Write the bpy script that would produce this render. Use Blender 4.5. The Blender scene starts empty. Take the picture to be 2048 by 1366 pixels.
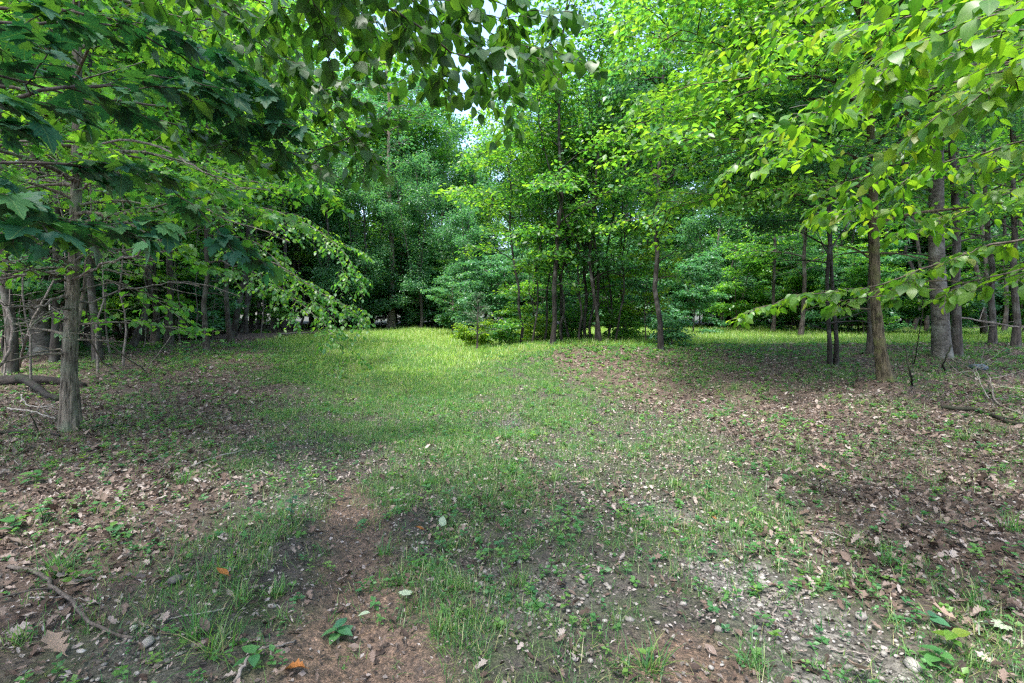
import bpy, math, random
import numpy as np
from mathutils import Vector, Matrix

sc = bpy.context.scene
R = math.radians
# ------------------------------------------------------------------ camera
CAMZ, F, HOR = 1.5, 1024.0, 630.0        # eye height (m), focal length and horizon row in photograph pixels
cam_data = bpy.data.cameras.new("camera")
cam_data.sensor_width = 36.0
cam_data.lens = 18.0
cam_data.shift_y = (HOR - 683.0) / 2048.0
cam_data.clip_start = 0.05
cam_data.clip_end = 2000.0
cam = bpy.data.objects.new("camera", cam_data)
cam.location = (0, 0, CAMZ)
cam.rotation_euler = (R(90), 0, 0)
sc.collection.objects.link(cam)
sc.camera = cam
# ------------------------------------------------------------------ sky and sun (soft, hazy daylight)
SUN_EL, SUN_AZ = R(64), R(-150)            # azimuth from +Y towards +X
world = bpy.data.worlds.new("World")
sc.world = world
world.use_nodes = True
wn = world.node_tree
wn.nodes.clear()
w_out = wn.nodes.new("ShaderNodeOutputWorld")
w_bg = wn.nodes.new("ShaderNodeBackground")
w_sky = wn.nodes.new("ShaderNodeTexSky")
w_sky.sky_type = 'NISHITA'
w_sky.sun_disc = False
w_sky.sun_elevation = SUN_EL
w_sky.sun_rotation = SUN_AZ
w_sky.air_density = 1.0
w_sky.dust_density = 3.0
w_sky.ozone_density = 1.5
w_bg.inputs[1].default_value = 0.15
wn.links.new(w_sky.outputs[0], w_bg.inputs[0])
wn.links.new(w_bg.outputs[0], w_out.inputs[0])
sun_data = bpy.data.lights.new("sun", 'SUN')
sun_data.energy = 2.2
sun_data.angle = R(7)
sun_data.color = (1.0, 0.975, 0.94)
sun = bpy.data.objects.new("sun", sun_data)
sdir = Vector((math.sin(SUN_AZ) * math.cos(SUN_EL), math.cos(SUN_AZ) * math.cos(SUN_EL), math.sin(SUN_EL)))
sun.rotation_euler = sdir.to_track_quat('Z', 'Y').to_euler()
sun.location = sdir * 60
sc.collection.objects.link(sun)
sc.view_settings.view_transform = 'Standard'
sc.view_settings.look = 'None'
sc.view_settings.gamma = 1.0
sc.view_settings.use_curve_mapping = False
sc.view_settings.exposure = 2.3
sc.render.engine = 'CYCLES'
cy = sc.cycles
cy.max_bounces = 6
cy.diffuse_bounces = 3
cy.glossy_bounces = 2
cy.transmission_bounces = 4
cy.transparent_max_bounces = 4
cy.caustics_reflective = False
cy.caustics_refractive = False
cy.sample_clamp_indirect = 3.0
cy.use_denoising = False
cy.filter_width = 1.3

# ------------------------------------------------------------------ helpers
COL = sc.collection


def W(px, py, d):
    """point at photograph pixel (px, py) and distance d ahead"""
    return np.array([(px - 1024.0) / F * d, d, CAMZ + (HOR - py) / F * d])


def link(name, data, parent=None, loc=None, rot=None, scale=None):
    o = bpy.data.objects.new(name, data)
    COL.objects.link(o)
    if parent is not None:
        o.parent = parent
    if loc is not None:
        o.location = loc
    if rot is not None:
        o.rotation_euler = rot
    if scale is not None:
        o.scale = scale if hasattr(scale, '__len__') else (scale,) * 3
    return o


def tag(o, label, cat, group=None, kind=None):
    if label:
        o["label"] = label
    if cat:
        o["category"] = cat
    if group:
        o["group"] = group
    if kind:
        o["kind"] = kind
    return o


def mk_mesh(name, V, T, mat, rnd=None, smooth=False, pattrs=None):
    V = np.ascontiguousarray(V, dtype=np.float32)
    T = np.ascontiguousarray(T, dtype=np.int32)
    me = bpy.data.meshes.new(name)
    me.vertices.add(len(V))
    me.vertices.foreach_set("co", V.ravel())
    nf, k = T.shape
    me.loops.add(nf * k)
    me.loops.foreach_set("vertex_index", T.ravel())
    me.polygons.add(nf)
    me.polygons.foreach_set("loop_start", np.arange(0, nf * k, k, dtype=np.int32))
    me.polygons.foreach_set("loop_total", np.full(nf, k, dtype=np.int32))
    if smooth:
        me.polygons.foreach_set("use_smooth", np.ones(nf, dtype=bool))
    if rnd is not None:
        a = me.attributes.new("rnd", 'FLOAT', 'FACE')
        a.data.foreach_set("value", np.ascontiguousarray(rnd, dtype=np.float32))
    for kname, arr in (pattrs or {}).items():
        a = me.attributes.new(kname, 'FLOAT', 'POINT')
        a.data.foreach_set("value", np.ascontiguousarray(arr, dtype=np.float32))
    me.update(calc_edges=True)
    if mat is not None:
        me.materials.append(mat)
    return me


def norm(a):
    return a / np.maximum(np.linalg.norm(a, axis=-1, keepdims=True), 1e-9)


# --- value noise
_tab = np.random.default_rng(5).random((256, 256))


def vnoise(x, y, seed=0):
    x = np.asarray(x, float) + seed * 17.31
    y = np.asarray(y, float) + seed * 9.73
    xi = np.floor(x).astype(int)
    yi = np.floor(y).astype(int)
    fx = x - xi
    fy = y - yi
    fx = fx * fx * (3 - 2 * fx)
    fy = fy * fy * (3 - 2 * fy)
    a = _tab[xi & 255, yi & 255]
    b = _tab[(xi + 1) & 255, yi & 255]
    c = _tab[xi & 255, (yi + 1) & 255]
    d = _tab[(xi + 1) & 255, (yi + 1) & 255]
    return (a * (1 - fx) + b * fx) * (1 - fy) + (c * (1 - fx) + d * fx) * fy


def fbm(x, y, s, seed=0, octv=3):
    t = 0.0
    amp = 1.0
    tot = 0.0
    for i in range(octv):
        t = t + amp * vnoise(np.asarray(x) / s, np.asarray(y) / s, seed + i * 3)
        tot += amp
        amp *= 0.5
        s *= 0.5
    return t / tot


def sstep(a, b, x):
    t = np.clip((np.asarray(x, float) - a) / (b - a), 0, 1)
    return t * t * (3 - 2 * t)


# --- ground shape and zones
def rut_l(y):
    return np.interp(y, [-4, 0, 2.1, 3.7, 5.7, 8.5, 12, 16, 22, 30], [0.2, -0.3, -0.62, -1.15, -1.85, -2.75, -3.7, -4.7, -5.7, -6.3])


def rut_r(y):
    return np.interp(y, [-4, 0, 2.1, 3.7, 5, 7, 11, 16, 22, 30], [1.5, 1.55, 1.45, 1.3, 0.8, 0.05, -1.5, -3.0, -4.3, -5.0])


def gz(x, y):
    x = np.asarray(x, float)
    y = np.asarray(y, float)
    z = 0.5 * sstep(6.0, 15.0, y)
    z = z + 0.10 * (fbm(x, y, 2.6, 1) - 0.5) * sstep(0, 6, np.abs(x + 0.3) + 2) + 0.05 * (fbm(x, y, 0.6, 2) - 0.5)
    z = z + 0.20 * np.exp(-((x - 2.2) / 3.0) ** 2 - ((y - 15.0) / 2.2) ** 2)
    near = 1 - sstep(8, 14, y)
    dl = np.abs(x - rut_l(y))
    dr = np.abs(x - rut_r(y))
    z = z - near * (0.055 * np.exp(-(dl / 0.26) ** 2) + 0.03 * np.exp(-(dr / 0.3) ** 2))
    z = z + near * 0.02 * np.exp(-((dl - 0.42) / 0.12) ** 2)
    for tx, ty, ta, ts in ((-5.28, 6.1, 0.09, 0.34), (6.57, 9.0, 0.11, 0.40), (9.91, 11.8, 0.12, 0.6), (-11.38, 12.4, 0.12, 0.6)):
        z = z + ta * np.exp(-((x - tx) ** 2 + (y - ty) ** 2) / ts ** 2)
    z = z + 0.10 * sstep(3.0, 6.0, x) * sstep(3, 7, y) + 0.08 * sstep(3.0, 6.0, -x) * sstep(3, 7, y)
    return z


def m_field(x, y):
    """tall bright meadow grass"""
    left = sstep(-1.0, 1.6, x + np.interp(y, [6, 9, 12, 18, 24, 34], [2.3, 3.2, 5.0, 8.6, 9.6, 11.0]))
    right = 1 - sstep(-0.8, 1.0, x - np.interp(y, [6, 9, 12, 13.4, 14.8, 16.5, 17.5], [-1.2, -1.0, -0.8, 0.6, 5.0, 9, 60]))
    far = sstep(6.4, 10.5, y) * (1 - sstep(33, 34.5, y))
    return left * right * far


def m_litter(x, y):
    w = 0.9 * (fbm(x, y, 1.1, 11) - 0.5)
    l = sstep(-0.5, 0.7, -x + w - np.interp(y, [0, 3, 6, 9, 12, 18, 30], [1.5, 2.0, 3.0, 4.0, 5.4, 8.9, 10.5]))
    r = sstep(-0.6, 0.9, x + w - np.interp(y, [0, 3, 5, 7, 9, 12, 15], [2.0, 2.0, 2.6, 2.3, 1.6, 0.4, 0.8])) * (1 - sstep(14.0, 16.5, y - 0.16 * np.maximum(x - 5, 0)))
    return np.clip(np.maximum(l, r), 0, 1)


def m_mud(x, y):
    n = fbm(x, y, 0.5, 21)
    l = np.exp(-((x - rut_l(y)) / np.interp(y, [2, 2.8, 4.5], [0.50, 0.38, 0.28])) ** 2) * (1 - sstep(3.6, 6.0, y))
    s = np.exp(-((x - 0.75) / 0.35) ** 2 - ((y - 2.15) / 0.35) ** 2)
    n2 = fbm(x, y, 0.17, 23)
    n3 = fbm(x, y, 0.06, 25)
    return sstep(0.30, 0.85, np.maximum(l, s) * (0.0 + 1.0 * n + 0.6 * n2 + 0.35 * n3))


def m_gravel(x, y):
    n = fbm(x, y, 0.55, 31)
    g = np.exp(-((x - rut_r(y)) / 0.42) ** 2) * (1 - sstep(3.6, 5.0, y))
    g2 = 0.5 * np.exp(-((x + 1.75) / 0.55) ** 2 - ((y - 3.9) / 0.8) ** 2)
    g3 = 0.8 * np.exp(-((x - 0.15) / 0.6) ** 2 - ((y - 2.7) / 0.6) ** 2)
    g4 = 0.7 * np.exp(-((x + 1.55) / 0.5) ** 2 - ((y - 2.3) / 0.4) ** 2)
    g5 = 1.5 * np.exp(-((x - 0.0) / 0.30) ** 2 - ((y - 7.2) / 0.6) ** 2)
    return sstep(0.3, 0.95, np.maximum.reduce([g, g2, g3, g4, g5]) * (0.25 + 1.3 * n))


# ------------------------------------------------------------------ materials
def newmat(name):
    m = bpy.data.materials.new(name)
    m.use_nodes = True
    nt = m.node_tree
    nt.nodes.clear()
    out = nt.nodes.new("ShaderNodeOutputMaterial")
    return m, nt, out


def nd(nt, typ, **kw):
    n = nt.nodes.new(typ)
    for k, v in kw.items():
        if k.startswith("i_"):
            n.inputs[k[2:].replace("_", " ")].default_value = v
        else:
            setattr(n, k, v)
    return n


def ramp(nt, fac, stops, interp='LINEAR'):
    r = nt.nodes.new("ShaderNodeValToRGB")
    r.color_ramp.interpolation = interp
    el = r.color_ramp.elements
    while len(el) < len(stops):
        el.new(0.5)
    for e, (p, c) in zip(el, stops):
        e.position = p
        e.color = (*c, 1)
    if fac is not None:
        nt.links.new(fac, r.inputs[0])
    return r


def rnd_value(nt):
    """one random number per leaf: the face attribute plus the object's own random"""
    a = nd(nt, "ShaderNodeAttribute", attribute_name="rnd")
    o = nd(nt, "ShaderNodeObjectInfo")
    s = nd(nt, "ShaderNodeMath", operation='ADD')
    nt.links.new(a.outputs["Fac"], s.inputs[0])
    nt.links.new(o.outputs["Random"], s.inputs[1])
    f = nd(nt, "ShaderNodeMath", operation='FRACT')
    nt.links.new(s.outputs[0], f.inputs[0])
    return f.outputs[0]


def leaf_mat(name, refl, trans, k=0.5, rough=0.4, spec=0.5, veins=False):
    """thin green leaf: glossy skin over diffuse reflection, and light passing through"""
    m, nt, out = newmat(name)
    rv = rnd_value(nt)
    c1 = ramp(nt, rv, refl).outputs[0]
    c2 = ramp(nt, rv, trans).outputs[0]
    if veins:
        # midrib and side veins in the leaf's own coordinates, with faint mottling
        tc = nd(nt, "ShaderNodeTexCoord")
        sx = nd(nt, "ShaderNodeSeparateXYZ")
        nt.links.new(tc.outputs["Object"], sx.inputs[0])

        def mth(op, a, b=None):
            q = nd(nt, "ShaderNodeMath", operation=op)
            for i, v in enumerate((a, b)):
                if v is None:
                    continue
                if isinstance(v, (int, float)):
                    q.inputs[i].default_value = v
                else:
                    nt.links.new(v, q.inputs[i])
            return q.outputs[0]
        ax = mth('ABSOLUTE', sx.outputs[0])
        mid = mth('LESS_THAN', ax, 0.016)
        lat = mth('GREATER_THAN', mth('SINE', mth('MULTIPLY', mth('SUBTRACT', sx.outputs[1], mth('MULTIPLY', ax, 0.9)), 46.0)), 0.86)
        vn = mth('MAXIMUM', mid, mth('MULTIPLY', lat, 0.55))
        no = nd(nt, "ShaderNodeTexNoise")
        no.inputs["Scale"].default_value = 5.0
        no.inputs["Detail"].default_value = 3
        nt.links.new(tc.outputs["Object"], no.inputs["Vector"])
        mot = ramp(nt, no.outputs[0], [(0.3, (0.78, 0.8, 0.8)), (0.7, (1.1, 1.08, 1.0))]).outputs[0]

        def dress(c, tint):
            m1 = nd(nt, "ShaderNodeMix", data_type='RGBA', blend_type='MULTIPLY')
            m1.inputs["Factor"].default_value = 1.0
            nt.links.new(c, m1.inputs[6])
            nt.links.new(mot, m1.inputs[7])
            m2 = nd(nt, "ShaderNodeMix", data_type='RGBA')
            nt.links.new(mth('MULTIPLY', vn, 0.5), m2.inputs["Factor"])
            nt.links.new(m1.outputs[2], m2.inputs[6])
            m2.inputs[7].default_value = (*tint, 1)
            return m2.outputs[2]
        c1 = dress(c1, (0.16, 0.24, 0.08))
        c2 = dress(c2, (0.10, 0.22, 0.02))
    p = nd(nt, "ShaderNodeBsdfPrincipled")
    p.inputs["Roughness"].default_value = rough
    p.inputs["Specular IOR Level"].default_value = spec
    nt.links.new(c1, p.inputs["Base Color"])
    t = nd(nt, "ShaderNodeBsdfTranslucent")
    nt.links.new(c2, t.inputs["Color"])
    mx = nd(nt, "ShaderNodeMixShader")
    mx.inputs[0].default_value = k
    nt.links.new(p.outputs[0], mx.inputs[1])
    nt.links.new(t.outputs[0], mx.inputs[2])
    nt.links.new(mx.outputs[0], out.inputs[0])
    return m


def leaf_pair(key, *a):
    M[key] = leaf_mat(key, *a[:5], True)
    M[key + '_plain'] = leaf_mat(key + '_plain', *a[:5], False)


M = {}


def bark_mat(name, dark, light, lichen=None, scale=14.0, stretch=0.18, bump=0.6, rough=0.9):
    m, nt, out = newmat(name)
    tc = nd(nt, "ShaderNodeTexCoord")
    mp = nd(nt, "ShaderNodeMapping")
    mp.inputs["Scale"].default_value = (1, 1, stretch)
    nt.links.new(tc.outputs["Object"], mp.inputs[0])
    n1 = nd(nt, "ShaderNodeTexNoise")
    n1.inputs["Scale"].default_value = scale
    n1.inputs["Detail"].default_value = 6
    n1.inputs["Roughness"].default_value = 0.65
    nt.links.new(mp.outputs[0], n1.inputs["Vector"])
    c = ramp(nt, n1.outputs[0], [(0.36, dark), (0.62, light)])
    col = c.outputs[0]
    if lichen:
        n2 = nd(nt, "ShaderNodeTexNoise")
        n2.inputs["Scale"].default_value = 3.2
        n2.inputs["Detail"].default_value = 5
        nt.links.new(tc.outputs["Object"], n2.inputs["Vector"])
        r2 = ramp(nt, n2.outputs[0], [(0.50, (0, 0, 0)), (0.66, (1, 1, 1))])
        mx = nd(nt, "ShaderNodeMix", data_type='RGBA')
        nt.links.new(r2.outputs[0], mx.inputs["Factor"])
        nt.links.new(col, mx.inputs[6])
        mx.inputs[7].default_value = (*lichen, 1)
        col = mx.outputs[2]
    p = nd(nt, "ShaderNodeBsdfPrincipled")
    p.inputs["Roughness"].default_value = rough
    p.inputs["Specular IOR Level"].default_value = 0.25
    nt.links.new(col, p.inputs["Base Color"])
    b = nd(nt, "ShaderNodeBump")
    b.inputs["Strength"].default_value = bump
    b.inputs["Distance"].default_value = 0.03
    nt.links.new(n1.outputs[0], b.inputs["Height"])
    nt.links.new(b.outputs[0], p.inputs["Normal"])
    nt.links.new(p.outputs[0], out.inputs[0])
    return m


def dry_mat(name, stops, rough=0.75, k=0.15, spec=0.3):
    m, nt, out = newmat(name)
    rv = rnd_value(nt)
    c = ramp(nt, rv, stops)
    tc = nd(nt, "ShaderNodeTexCoord")
    n = nd(nt, "ShaderNodeTexNoise")
    n.inputs["Scale"].default_value = 40
    n.inputs["Detail"].default_value = 3
    nt.links.new(tc.outputs["Object"], n.inputs["Vector"])
    v = ramp(nt, n.outputs[0], [(0.3, (0.6, 0.6, 0.6)), (0.7, (1.15, 1.15, 1.15))])
    mx = nd(nt, "ShaderNodeMix", data_type='RGBA', blend_type='MULTIPLY')
    mx.inputs["Factor"].default_value = 1.0
    nt.links.new(c.outputs[0], mx.inputs[6])
    nt.links.new(v.outputs[0], mx.inputs[7])
    p = nd(nt, "ShaderNodeBsdfPrincipled")
    p.inputs["Roughness"].default_value = rough
    p.inputs["Specular IOR Level"].default_value = spec
    nt.links.new(mx.outputs[2], p.inputs["Base Color"])
    t = nd(nt, "ShaderNodeBsdfTranslucent")
    nt.links.new(mx.outputs[2], t.inputs["Color"])
    ms = nd(nt, "ShaderNodeMixShader")
    ms.inputs[0].default_value = k
    nt.links.new(p.outputs[0], ms.inputs[1])
    nt.links.new(t.outputs[0], ms.inputs[2])
    nt.links.new(ms.outputs[0], out.inputs[0])
    return m


# broad dogwood-like leaves, bright and yellowish where light passes through
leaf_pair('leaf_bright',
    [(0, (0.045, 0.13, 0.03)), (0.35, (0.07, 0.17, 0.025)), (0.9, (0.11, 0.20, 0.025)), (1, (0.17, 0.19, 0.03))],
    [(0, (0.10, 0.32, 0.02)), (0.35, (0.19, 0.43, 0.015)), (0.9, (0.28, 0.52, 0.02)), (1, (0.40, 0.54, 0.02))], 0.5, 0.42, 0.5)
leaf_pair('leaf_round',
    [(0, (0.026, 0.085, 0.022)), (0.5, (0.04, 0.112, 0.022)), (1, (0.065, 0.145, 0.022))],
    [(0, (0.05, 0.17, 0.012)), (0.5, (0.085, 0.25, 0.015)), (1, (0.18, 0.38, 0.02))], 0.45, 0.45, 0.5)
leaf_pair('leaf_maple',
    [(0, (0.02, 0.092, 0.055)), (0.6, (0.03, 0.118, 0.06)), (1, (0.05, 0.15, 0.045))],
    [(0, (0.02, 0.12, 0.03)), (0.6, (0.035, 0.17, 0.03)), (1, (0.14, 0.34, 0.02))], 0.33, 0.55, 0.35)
M['leaf_mid'] = leaf_mat("leaf_mid",
    [(0, (0.035, 0.12, 0.04)), (0.5, (0.055, 0.155, 0.035)), (1, (0.10, 0.20, 0.035))],
    [(0, (0.09, 0.33, 0.035)), (0.5, (0.17, 0.46, 0.03)), (1, (0.34, 0.60, 0.03))], 0.52, 0.4, 0.5)
M['leaf_cool'] = leaf_mat("leaf_cool",
    [(0, (0.04, 0.12, 0.065)), (0.5, (0.06, 0.17, 0.08)), (1, (0.09, 0.21, 0.08))],
    [(0, (0.07, 0.27, 0.08)), (0.5, (0.11, 0.36, 0.08)), (1, (0.20, 0.46, 0.06))], 0.45, 0.4, 0.6)
M['leaf_yellow'] = leaf_mat("leaf_yellow",
    [(0, (0.08, 0.18, 0.025)), (1, (0.15, 0.24, 0.03))],
    [(0, (0.26, 0.52, 0.02)), (1, (0.44, 0.60, 0.03))], 0.5, 0.45, 0.4)
M['juniper'] = leaf_mat("juniper",
    [(0, (0.06, 0.12, 0.06)), (1, (0.11, 0.17, 0.09))],
    [(0, (0.04, 0.12, 0.05)), (1, (0.08, 0.18, 0.06))], 0.3, 0.6, 0.3)
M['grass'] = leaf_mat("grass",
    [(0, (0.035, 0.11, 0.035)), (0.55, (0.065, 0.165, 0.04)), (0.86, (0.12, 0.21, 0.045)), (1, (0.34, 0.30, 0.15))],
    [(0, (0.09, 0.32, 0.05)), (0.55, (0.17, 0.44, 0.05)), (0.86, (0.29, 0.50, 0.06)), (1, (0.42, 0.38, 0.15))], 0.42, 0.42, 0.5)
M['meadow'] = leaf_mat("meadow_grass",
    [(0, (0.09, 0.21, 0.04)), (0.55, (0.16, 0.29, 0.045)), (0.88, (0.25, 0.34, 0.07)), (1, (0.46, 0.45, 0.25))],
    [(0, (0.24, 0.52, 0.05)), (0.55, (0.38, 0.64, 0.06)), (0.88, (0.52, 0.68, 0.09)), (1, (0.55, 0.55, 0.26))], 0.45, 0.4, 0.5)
M['forb'] = leaf_mat("forb",
    [(0, (0.04, 0.13, 0.05)), (0.6, (0.07, 0.18, 0.05)), (1, (0.12, 0.22, 0.05))],
    [(0, (0.10, 0.34, 0.05)), (0.6, (0.18, 0.44, 0.04)), (1, (0.32, 0.52, 0.05))], 0.4, 0.45, 0.4)
M['litter'] = dry_mat("dry_leaf", [(0, (0.035, 0.023, 0.017)), (0.3, (0.09, 0.058, 0.043)), (0.6, (0.17, 0.122, 0.096)), (0.85, (0.25, 0.196, 0.166)), (1, (0.34, 0.29, 0.26))])
M['crumb'] = dry_mat("leaf_crumb", [(0, (0.022, 0.017, 0.014)), (0.35, (0.10, 0.078, 0.066)), (0.7, (0.21, 0.175, 0.155)), (1, (0.36, 0.32, 0.295))])
M['orange_leaf'] = dry_mat("orange_leaf", [(0, (0.30, 0.11, 0.03)), (1, (0.36, 0.15, 0.04))], 0.6, 0.25)
M['pale_leaf'] = dry_mat("pale_leaf", [(0, (0.29, 0.36, 0.24)), (1, (0.34, 0.40, 0.28))], 0.6, 0.2)
M['tan_leaf'] = dry_mat("tan_leaf", [(0, (0.24, 0.17, 0.125)), (1, (0.29, 0.21, 0.16))], 0.7, 0.15)
M['stone'] = dry_mat("stone", [(0, (0.07, 0.064, 0.06)), (0.45, (0.17, 0.155, 0.135)), (0.8, (0.25, 0.23, 0.205)), (1, (0.36, 0.34, 0.31))], 0.7, 0.0)
M['bluestone'] = dry_mat("blue_grey_stone", [(0, (0.07, 0.10, 0.12)), (1, (0.09, 0.12, 0.14))], 0.8, 0.0)
M['stick'] = bark_mat("dead_wood", (0.06, 0.05, 0.042), (0.22, 0.19, 0.165), scale=30, stretch=1, bump=0.4)
M['pale_stick'] = bark_mat("bleached_wood", (0.13, 0.115, 0.10), (0.30, 0.275, 0.25), scale=30, stretch=1, bump=0.4)
M['log'] = bark_mat("rotting_log", (0.008, 0.0065, 0.005), (0.028, 0.023, 0.019), (0.02, 0.028, 0.012), scale=18, stretch=1, bump=0.7)
M['bark_grey'] = bark_mat("bark_grey_brown", (0.025, 0.021, 0.016), (0.21, 0.178, 0.138), (0.15, 0.16, 0.115), 26, 0.16, 1.0)
M['bark_beech'] = bark_mat("bark_beech", (0.035, 0.031, 0.026), (0.115, 0.105, 0.09), (0.16, 0.16, 0.142), 11, 1.6, 0.5)
M['bark_mossy'] = bark_mat("bark_mossy", (0.018, 0.014, 0.008), (0.105, 0.086, 0.054), (0.09, 0.095, 0.035), 26, 0.2, 1.0)
M['bark_dark'] = bark_mat("bark_dark", (0.018, 0.015, 0.013), (0.075, 0.064, 0.054), (0.10, 0.10, 0.085), 18, 0.2, 0.8)
M['bark_black'] = bark_mat("bark_black", (0.008, 0.007, 0.006), (0.036, 0.031, 0.027), (0.075, 0.075, 0.066), 18, 0.2, 0.8)
M['twig'] = bark_mat("twig_bark", (0.04, 0.032, 0.026), (0.11, 0.092, 0.078), None, 30, 0.6, 0.2)


def ground_mat():
    m, nt, out = newmat("forest_soil")
    L = nt.links.new

    def attr(n):
        return nd(nt, "ShaderNodeAttribute", attribute_name=n).outputs["Fac"]
    tc = nd(nt, "ShaderNodeTexCoord").outputs["Object"]

    def noise(s, d=5, r=0.6):
        n = nd(nt, "ShaderNodeTexNoise")
        n.inputs["Scale"].default_value = s
        n.inputs["Detail"].default_value = d
        n.inputs["Roughness"].default_value = r
        L(tc, n.inputs["Vector"])
        return n.outputs[0]
    nf, nm, nb = noise(28), noise(7), noise(120, 3)
    soil = ramp(nt, nm, [(0.3, (0.024, 0.021, 0.019)), (0.7, (0.07, 0.06, 0.052))]).outputs[0]
    mud = ramp(nt, nf, [(0.3, (0.032, 0.025, 0.02)), (0.55, (0.11, 0.074, 0.053)), (0.75, (0.19, 0.124, 0.085))]).outputs[0]
    lit = ramp(nt, noise(22, 8, 0.75), [(0.3, (0.02, 0.015, 0.012)), (0.5, (0.075, 0.052, 0.04)), (0.7, (0.17, 0.125, 0.10))]).outputs[0]
    fld = ramp(nt, noise(9), [(0.3, (0.05, 0.07, 0.02)), (0.7, (0.11, 0.14, 0.035))]).outputs[0]
    vo = nd(nt, "ShaderNodeTexVoronoi")
    vo.inputs["Scale"].default_value = 55
    L(tc, vo.inputs["Vector"])
    sep = nd(nt, "ShaderNodeSeparateColor")
    L(vo.outputs["Color"], sep.inputs[0])
    grv = ramp(nt, sep.outputs[0], [(0, (0.03, 0.027, 0.024)), (0.5, (0.075, 0.068, 0.06)), (1, (0.18, 0.165, 0.145))]).outputs[0]

    def mix(f, a, b):
        x = nd(nt, "ShaderNodeMix", data_type='RGBA')
        L(f, x.inputs["Factor"])
        L(a, x.inputs[6])
        L(b, x.inputs[7])
        return x.outputs[2]
    moss = ramp(nt, noise(3.3, 6, 0.7), [(0.42, (0, 0, 0)), (0.62, (0.75, 0.75, 0.75))]).outputs[0]
    mossc = ramp(nt, nf, [(0.3, (0.02, 0.032, 0.012)), (0.7, (0.055, 0.085, 0.025))]).outputs[0]
    soil = mix(moss, soil, mossc)
    spk = ramp(nt, noise(85, 7, 0.8), [(0.34, (0.25, 0.25, 0.25)), (0.5, (0.9, 0.9, 0.9)), (0.66, (2.3, 2.2, 2.1))]).outputs[0]
    sm = nd(nt, "ShaderNodeMix", data_type='RGBA', blend_type='MULTIPLY')
    sm.inputs["Factor"].default_value = 1.0
    L(soil, sm.inputs[6])
    L(spk, sm.inputs[7])
    soil = sm.outputs[2]
    mm = nd(nt, "ShaderNodeMix", data_type='RGBA', blend_type='MULTIPLY')
    mm.inputs["Factor"].default_value = 1.0
    L(mud, mm.inputs[6])
    L(spk, mm.inputs[7])
    mud = mm.outputs[2]
    c = mix(attr("litter"), soil, lit)
    c = mix(attr("field"), c, fld)
    c = mix(attr("gravel"), c, grv)
    c = mix(attr("mud"), c, mud)
    p = nd(nt, "ShaderNodeBsdfPrincipled")
    L(c, p.inputs["Base Color"])
    rr = ramp(nt, attr("mud"), [(0, (0.9,) * 3), (1, (0.62,) * 3)])
    L(rr.outputs[0], p.inputs["Roughness"])
    p.inputs["Specular IOR Level"].default_value = 0.3
    b1 = nd(nt, "ShaderNodeBump")
    b1.inputs["Strength"].default_value = 0.8
    b1.inputs["Distance"].default_value = 0.03
    L(nf, b1.inputs["Height"])
    b2 = nd(nt, "ShaderNodeBump")
    b2.inputs["Strength"].default_value = 0.5
    b2.inputs["Distance"].default_value = 0.008
    L(nb, b2.inputs["Height"])
    L(b1.outputs[0], b2.inputs["Normal"])
    L(b2.outputs[0], p.inputs["Normal"])
    L(p.outputs[0], out.inputs[0])
    return m


M['ground'] = ground_mat()

# ------------------------------------------------------------------ ground sheet


def axis(segs):
    v = []
    for a, b, s in segs:
        v.append(np.arange(a, b, s))
    return np.concatenate(v + [[segs[-1][1]]])


gy = axis([(-150, -10, 20), (-10, 1.4, 0.6), (1.4, 5.2, 0.028), (5.2, 10, 0.08), (10, 18, 0.16), (18, 36, 0.6), (36, 80, 4), (80, 300, 40)])
gx = axis([(-300, -60, 40), (-60, -20, 4), (-20, -8, 0.5), (-8, -3, 0.12), (-3, -1.9, 0.05), (-1.9, 0.1, 0.028), (0.1, 3, 0.05), (3, 8, 0.12), (8, 20, 0.5), (20, 60, 4), (60, 300, 40)])
GX, GY = np.meshgrid(gx, gy)
GZ = gz(GX, GY)
mud = m_mud(GX, GY)
# tyre tread pressed into the mud, clods around it
off = GX - rut_l(GY)
along = GY * 1.12
tread = (np.sin((along - 0.55 * np.abs(off)) * 2 * math.pi / 0.085) > 0.1) * (np.abs(off) < 0.2)
dens = sstep(1.5, 1.8, GY) * (1 - sstep(4.8, 5.4, GY))
pat = sstep(0.42, 0.6, fbm(GX, GY, 0.45, 44))
GZ = GZ + dens * mud * (0.016 * tread * pat - 0.008 * pat + 0.034 * (fbm(GX, GY, 0.10, 46, 2) - 0.5)) + sstep(1.5, 1.8, GY) * (1 - sstep(5.0, 6.5, GY)) * 0.03 * (fbm(GX, GY, 0.14, 48, 2) - 0.5)
nx, ny = len(gx), len(gy)
ii = (np.arange(ny - 1)[:, None] * nx + np.arange(nx - 1)[None, :]).ravel()
GF = np.stack([ii, ii + 1, ii + nx + 1, ii + nx], 1)
gme = mk_mesh("ground", np.stack([GX, GY, GZ], -1).reshape(-1, 3), GF, M['ground'], smooth=True,
              pattrs=dict(mud=mud.ravel(), gravel=m_gravel(GX, GY).ravel(), litter=(m_litter(GX, GY) * (1 - sstep(30, 33, GY))).ravel(), field=m_field(GX, GY).ravel()))
ground = tag(link("ground", gme), "muddy leaf strewn forest ground with a grassy track", "ground", kind="structure")

# ------------------------------------------------------------------ leaf templates: x across, y along, z normal


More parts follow.
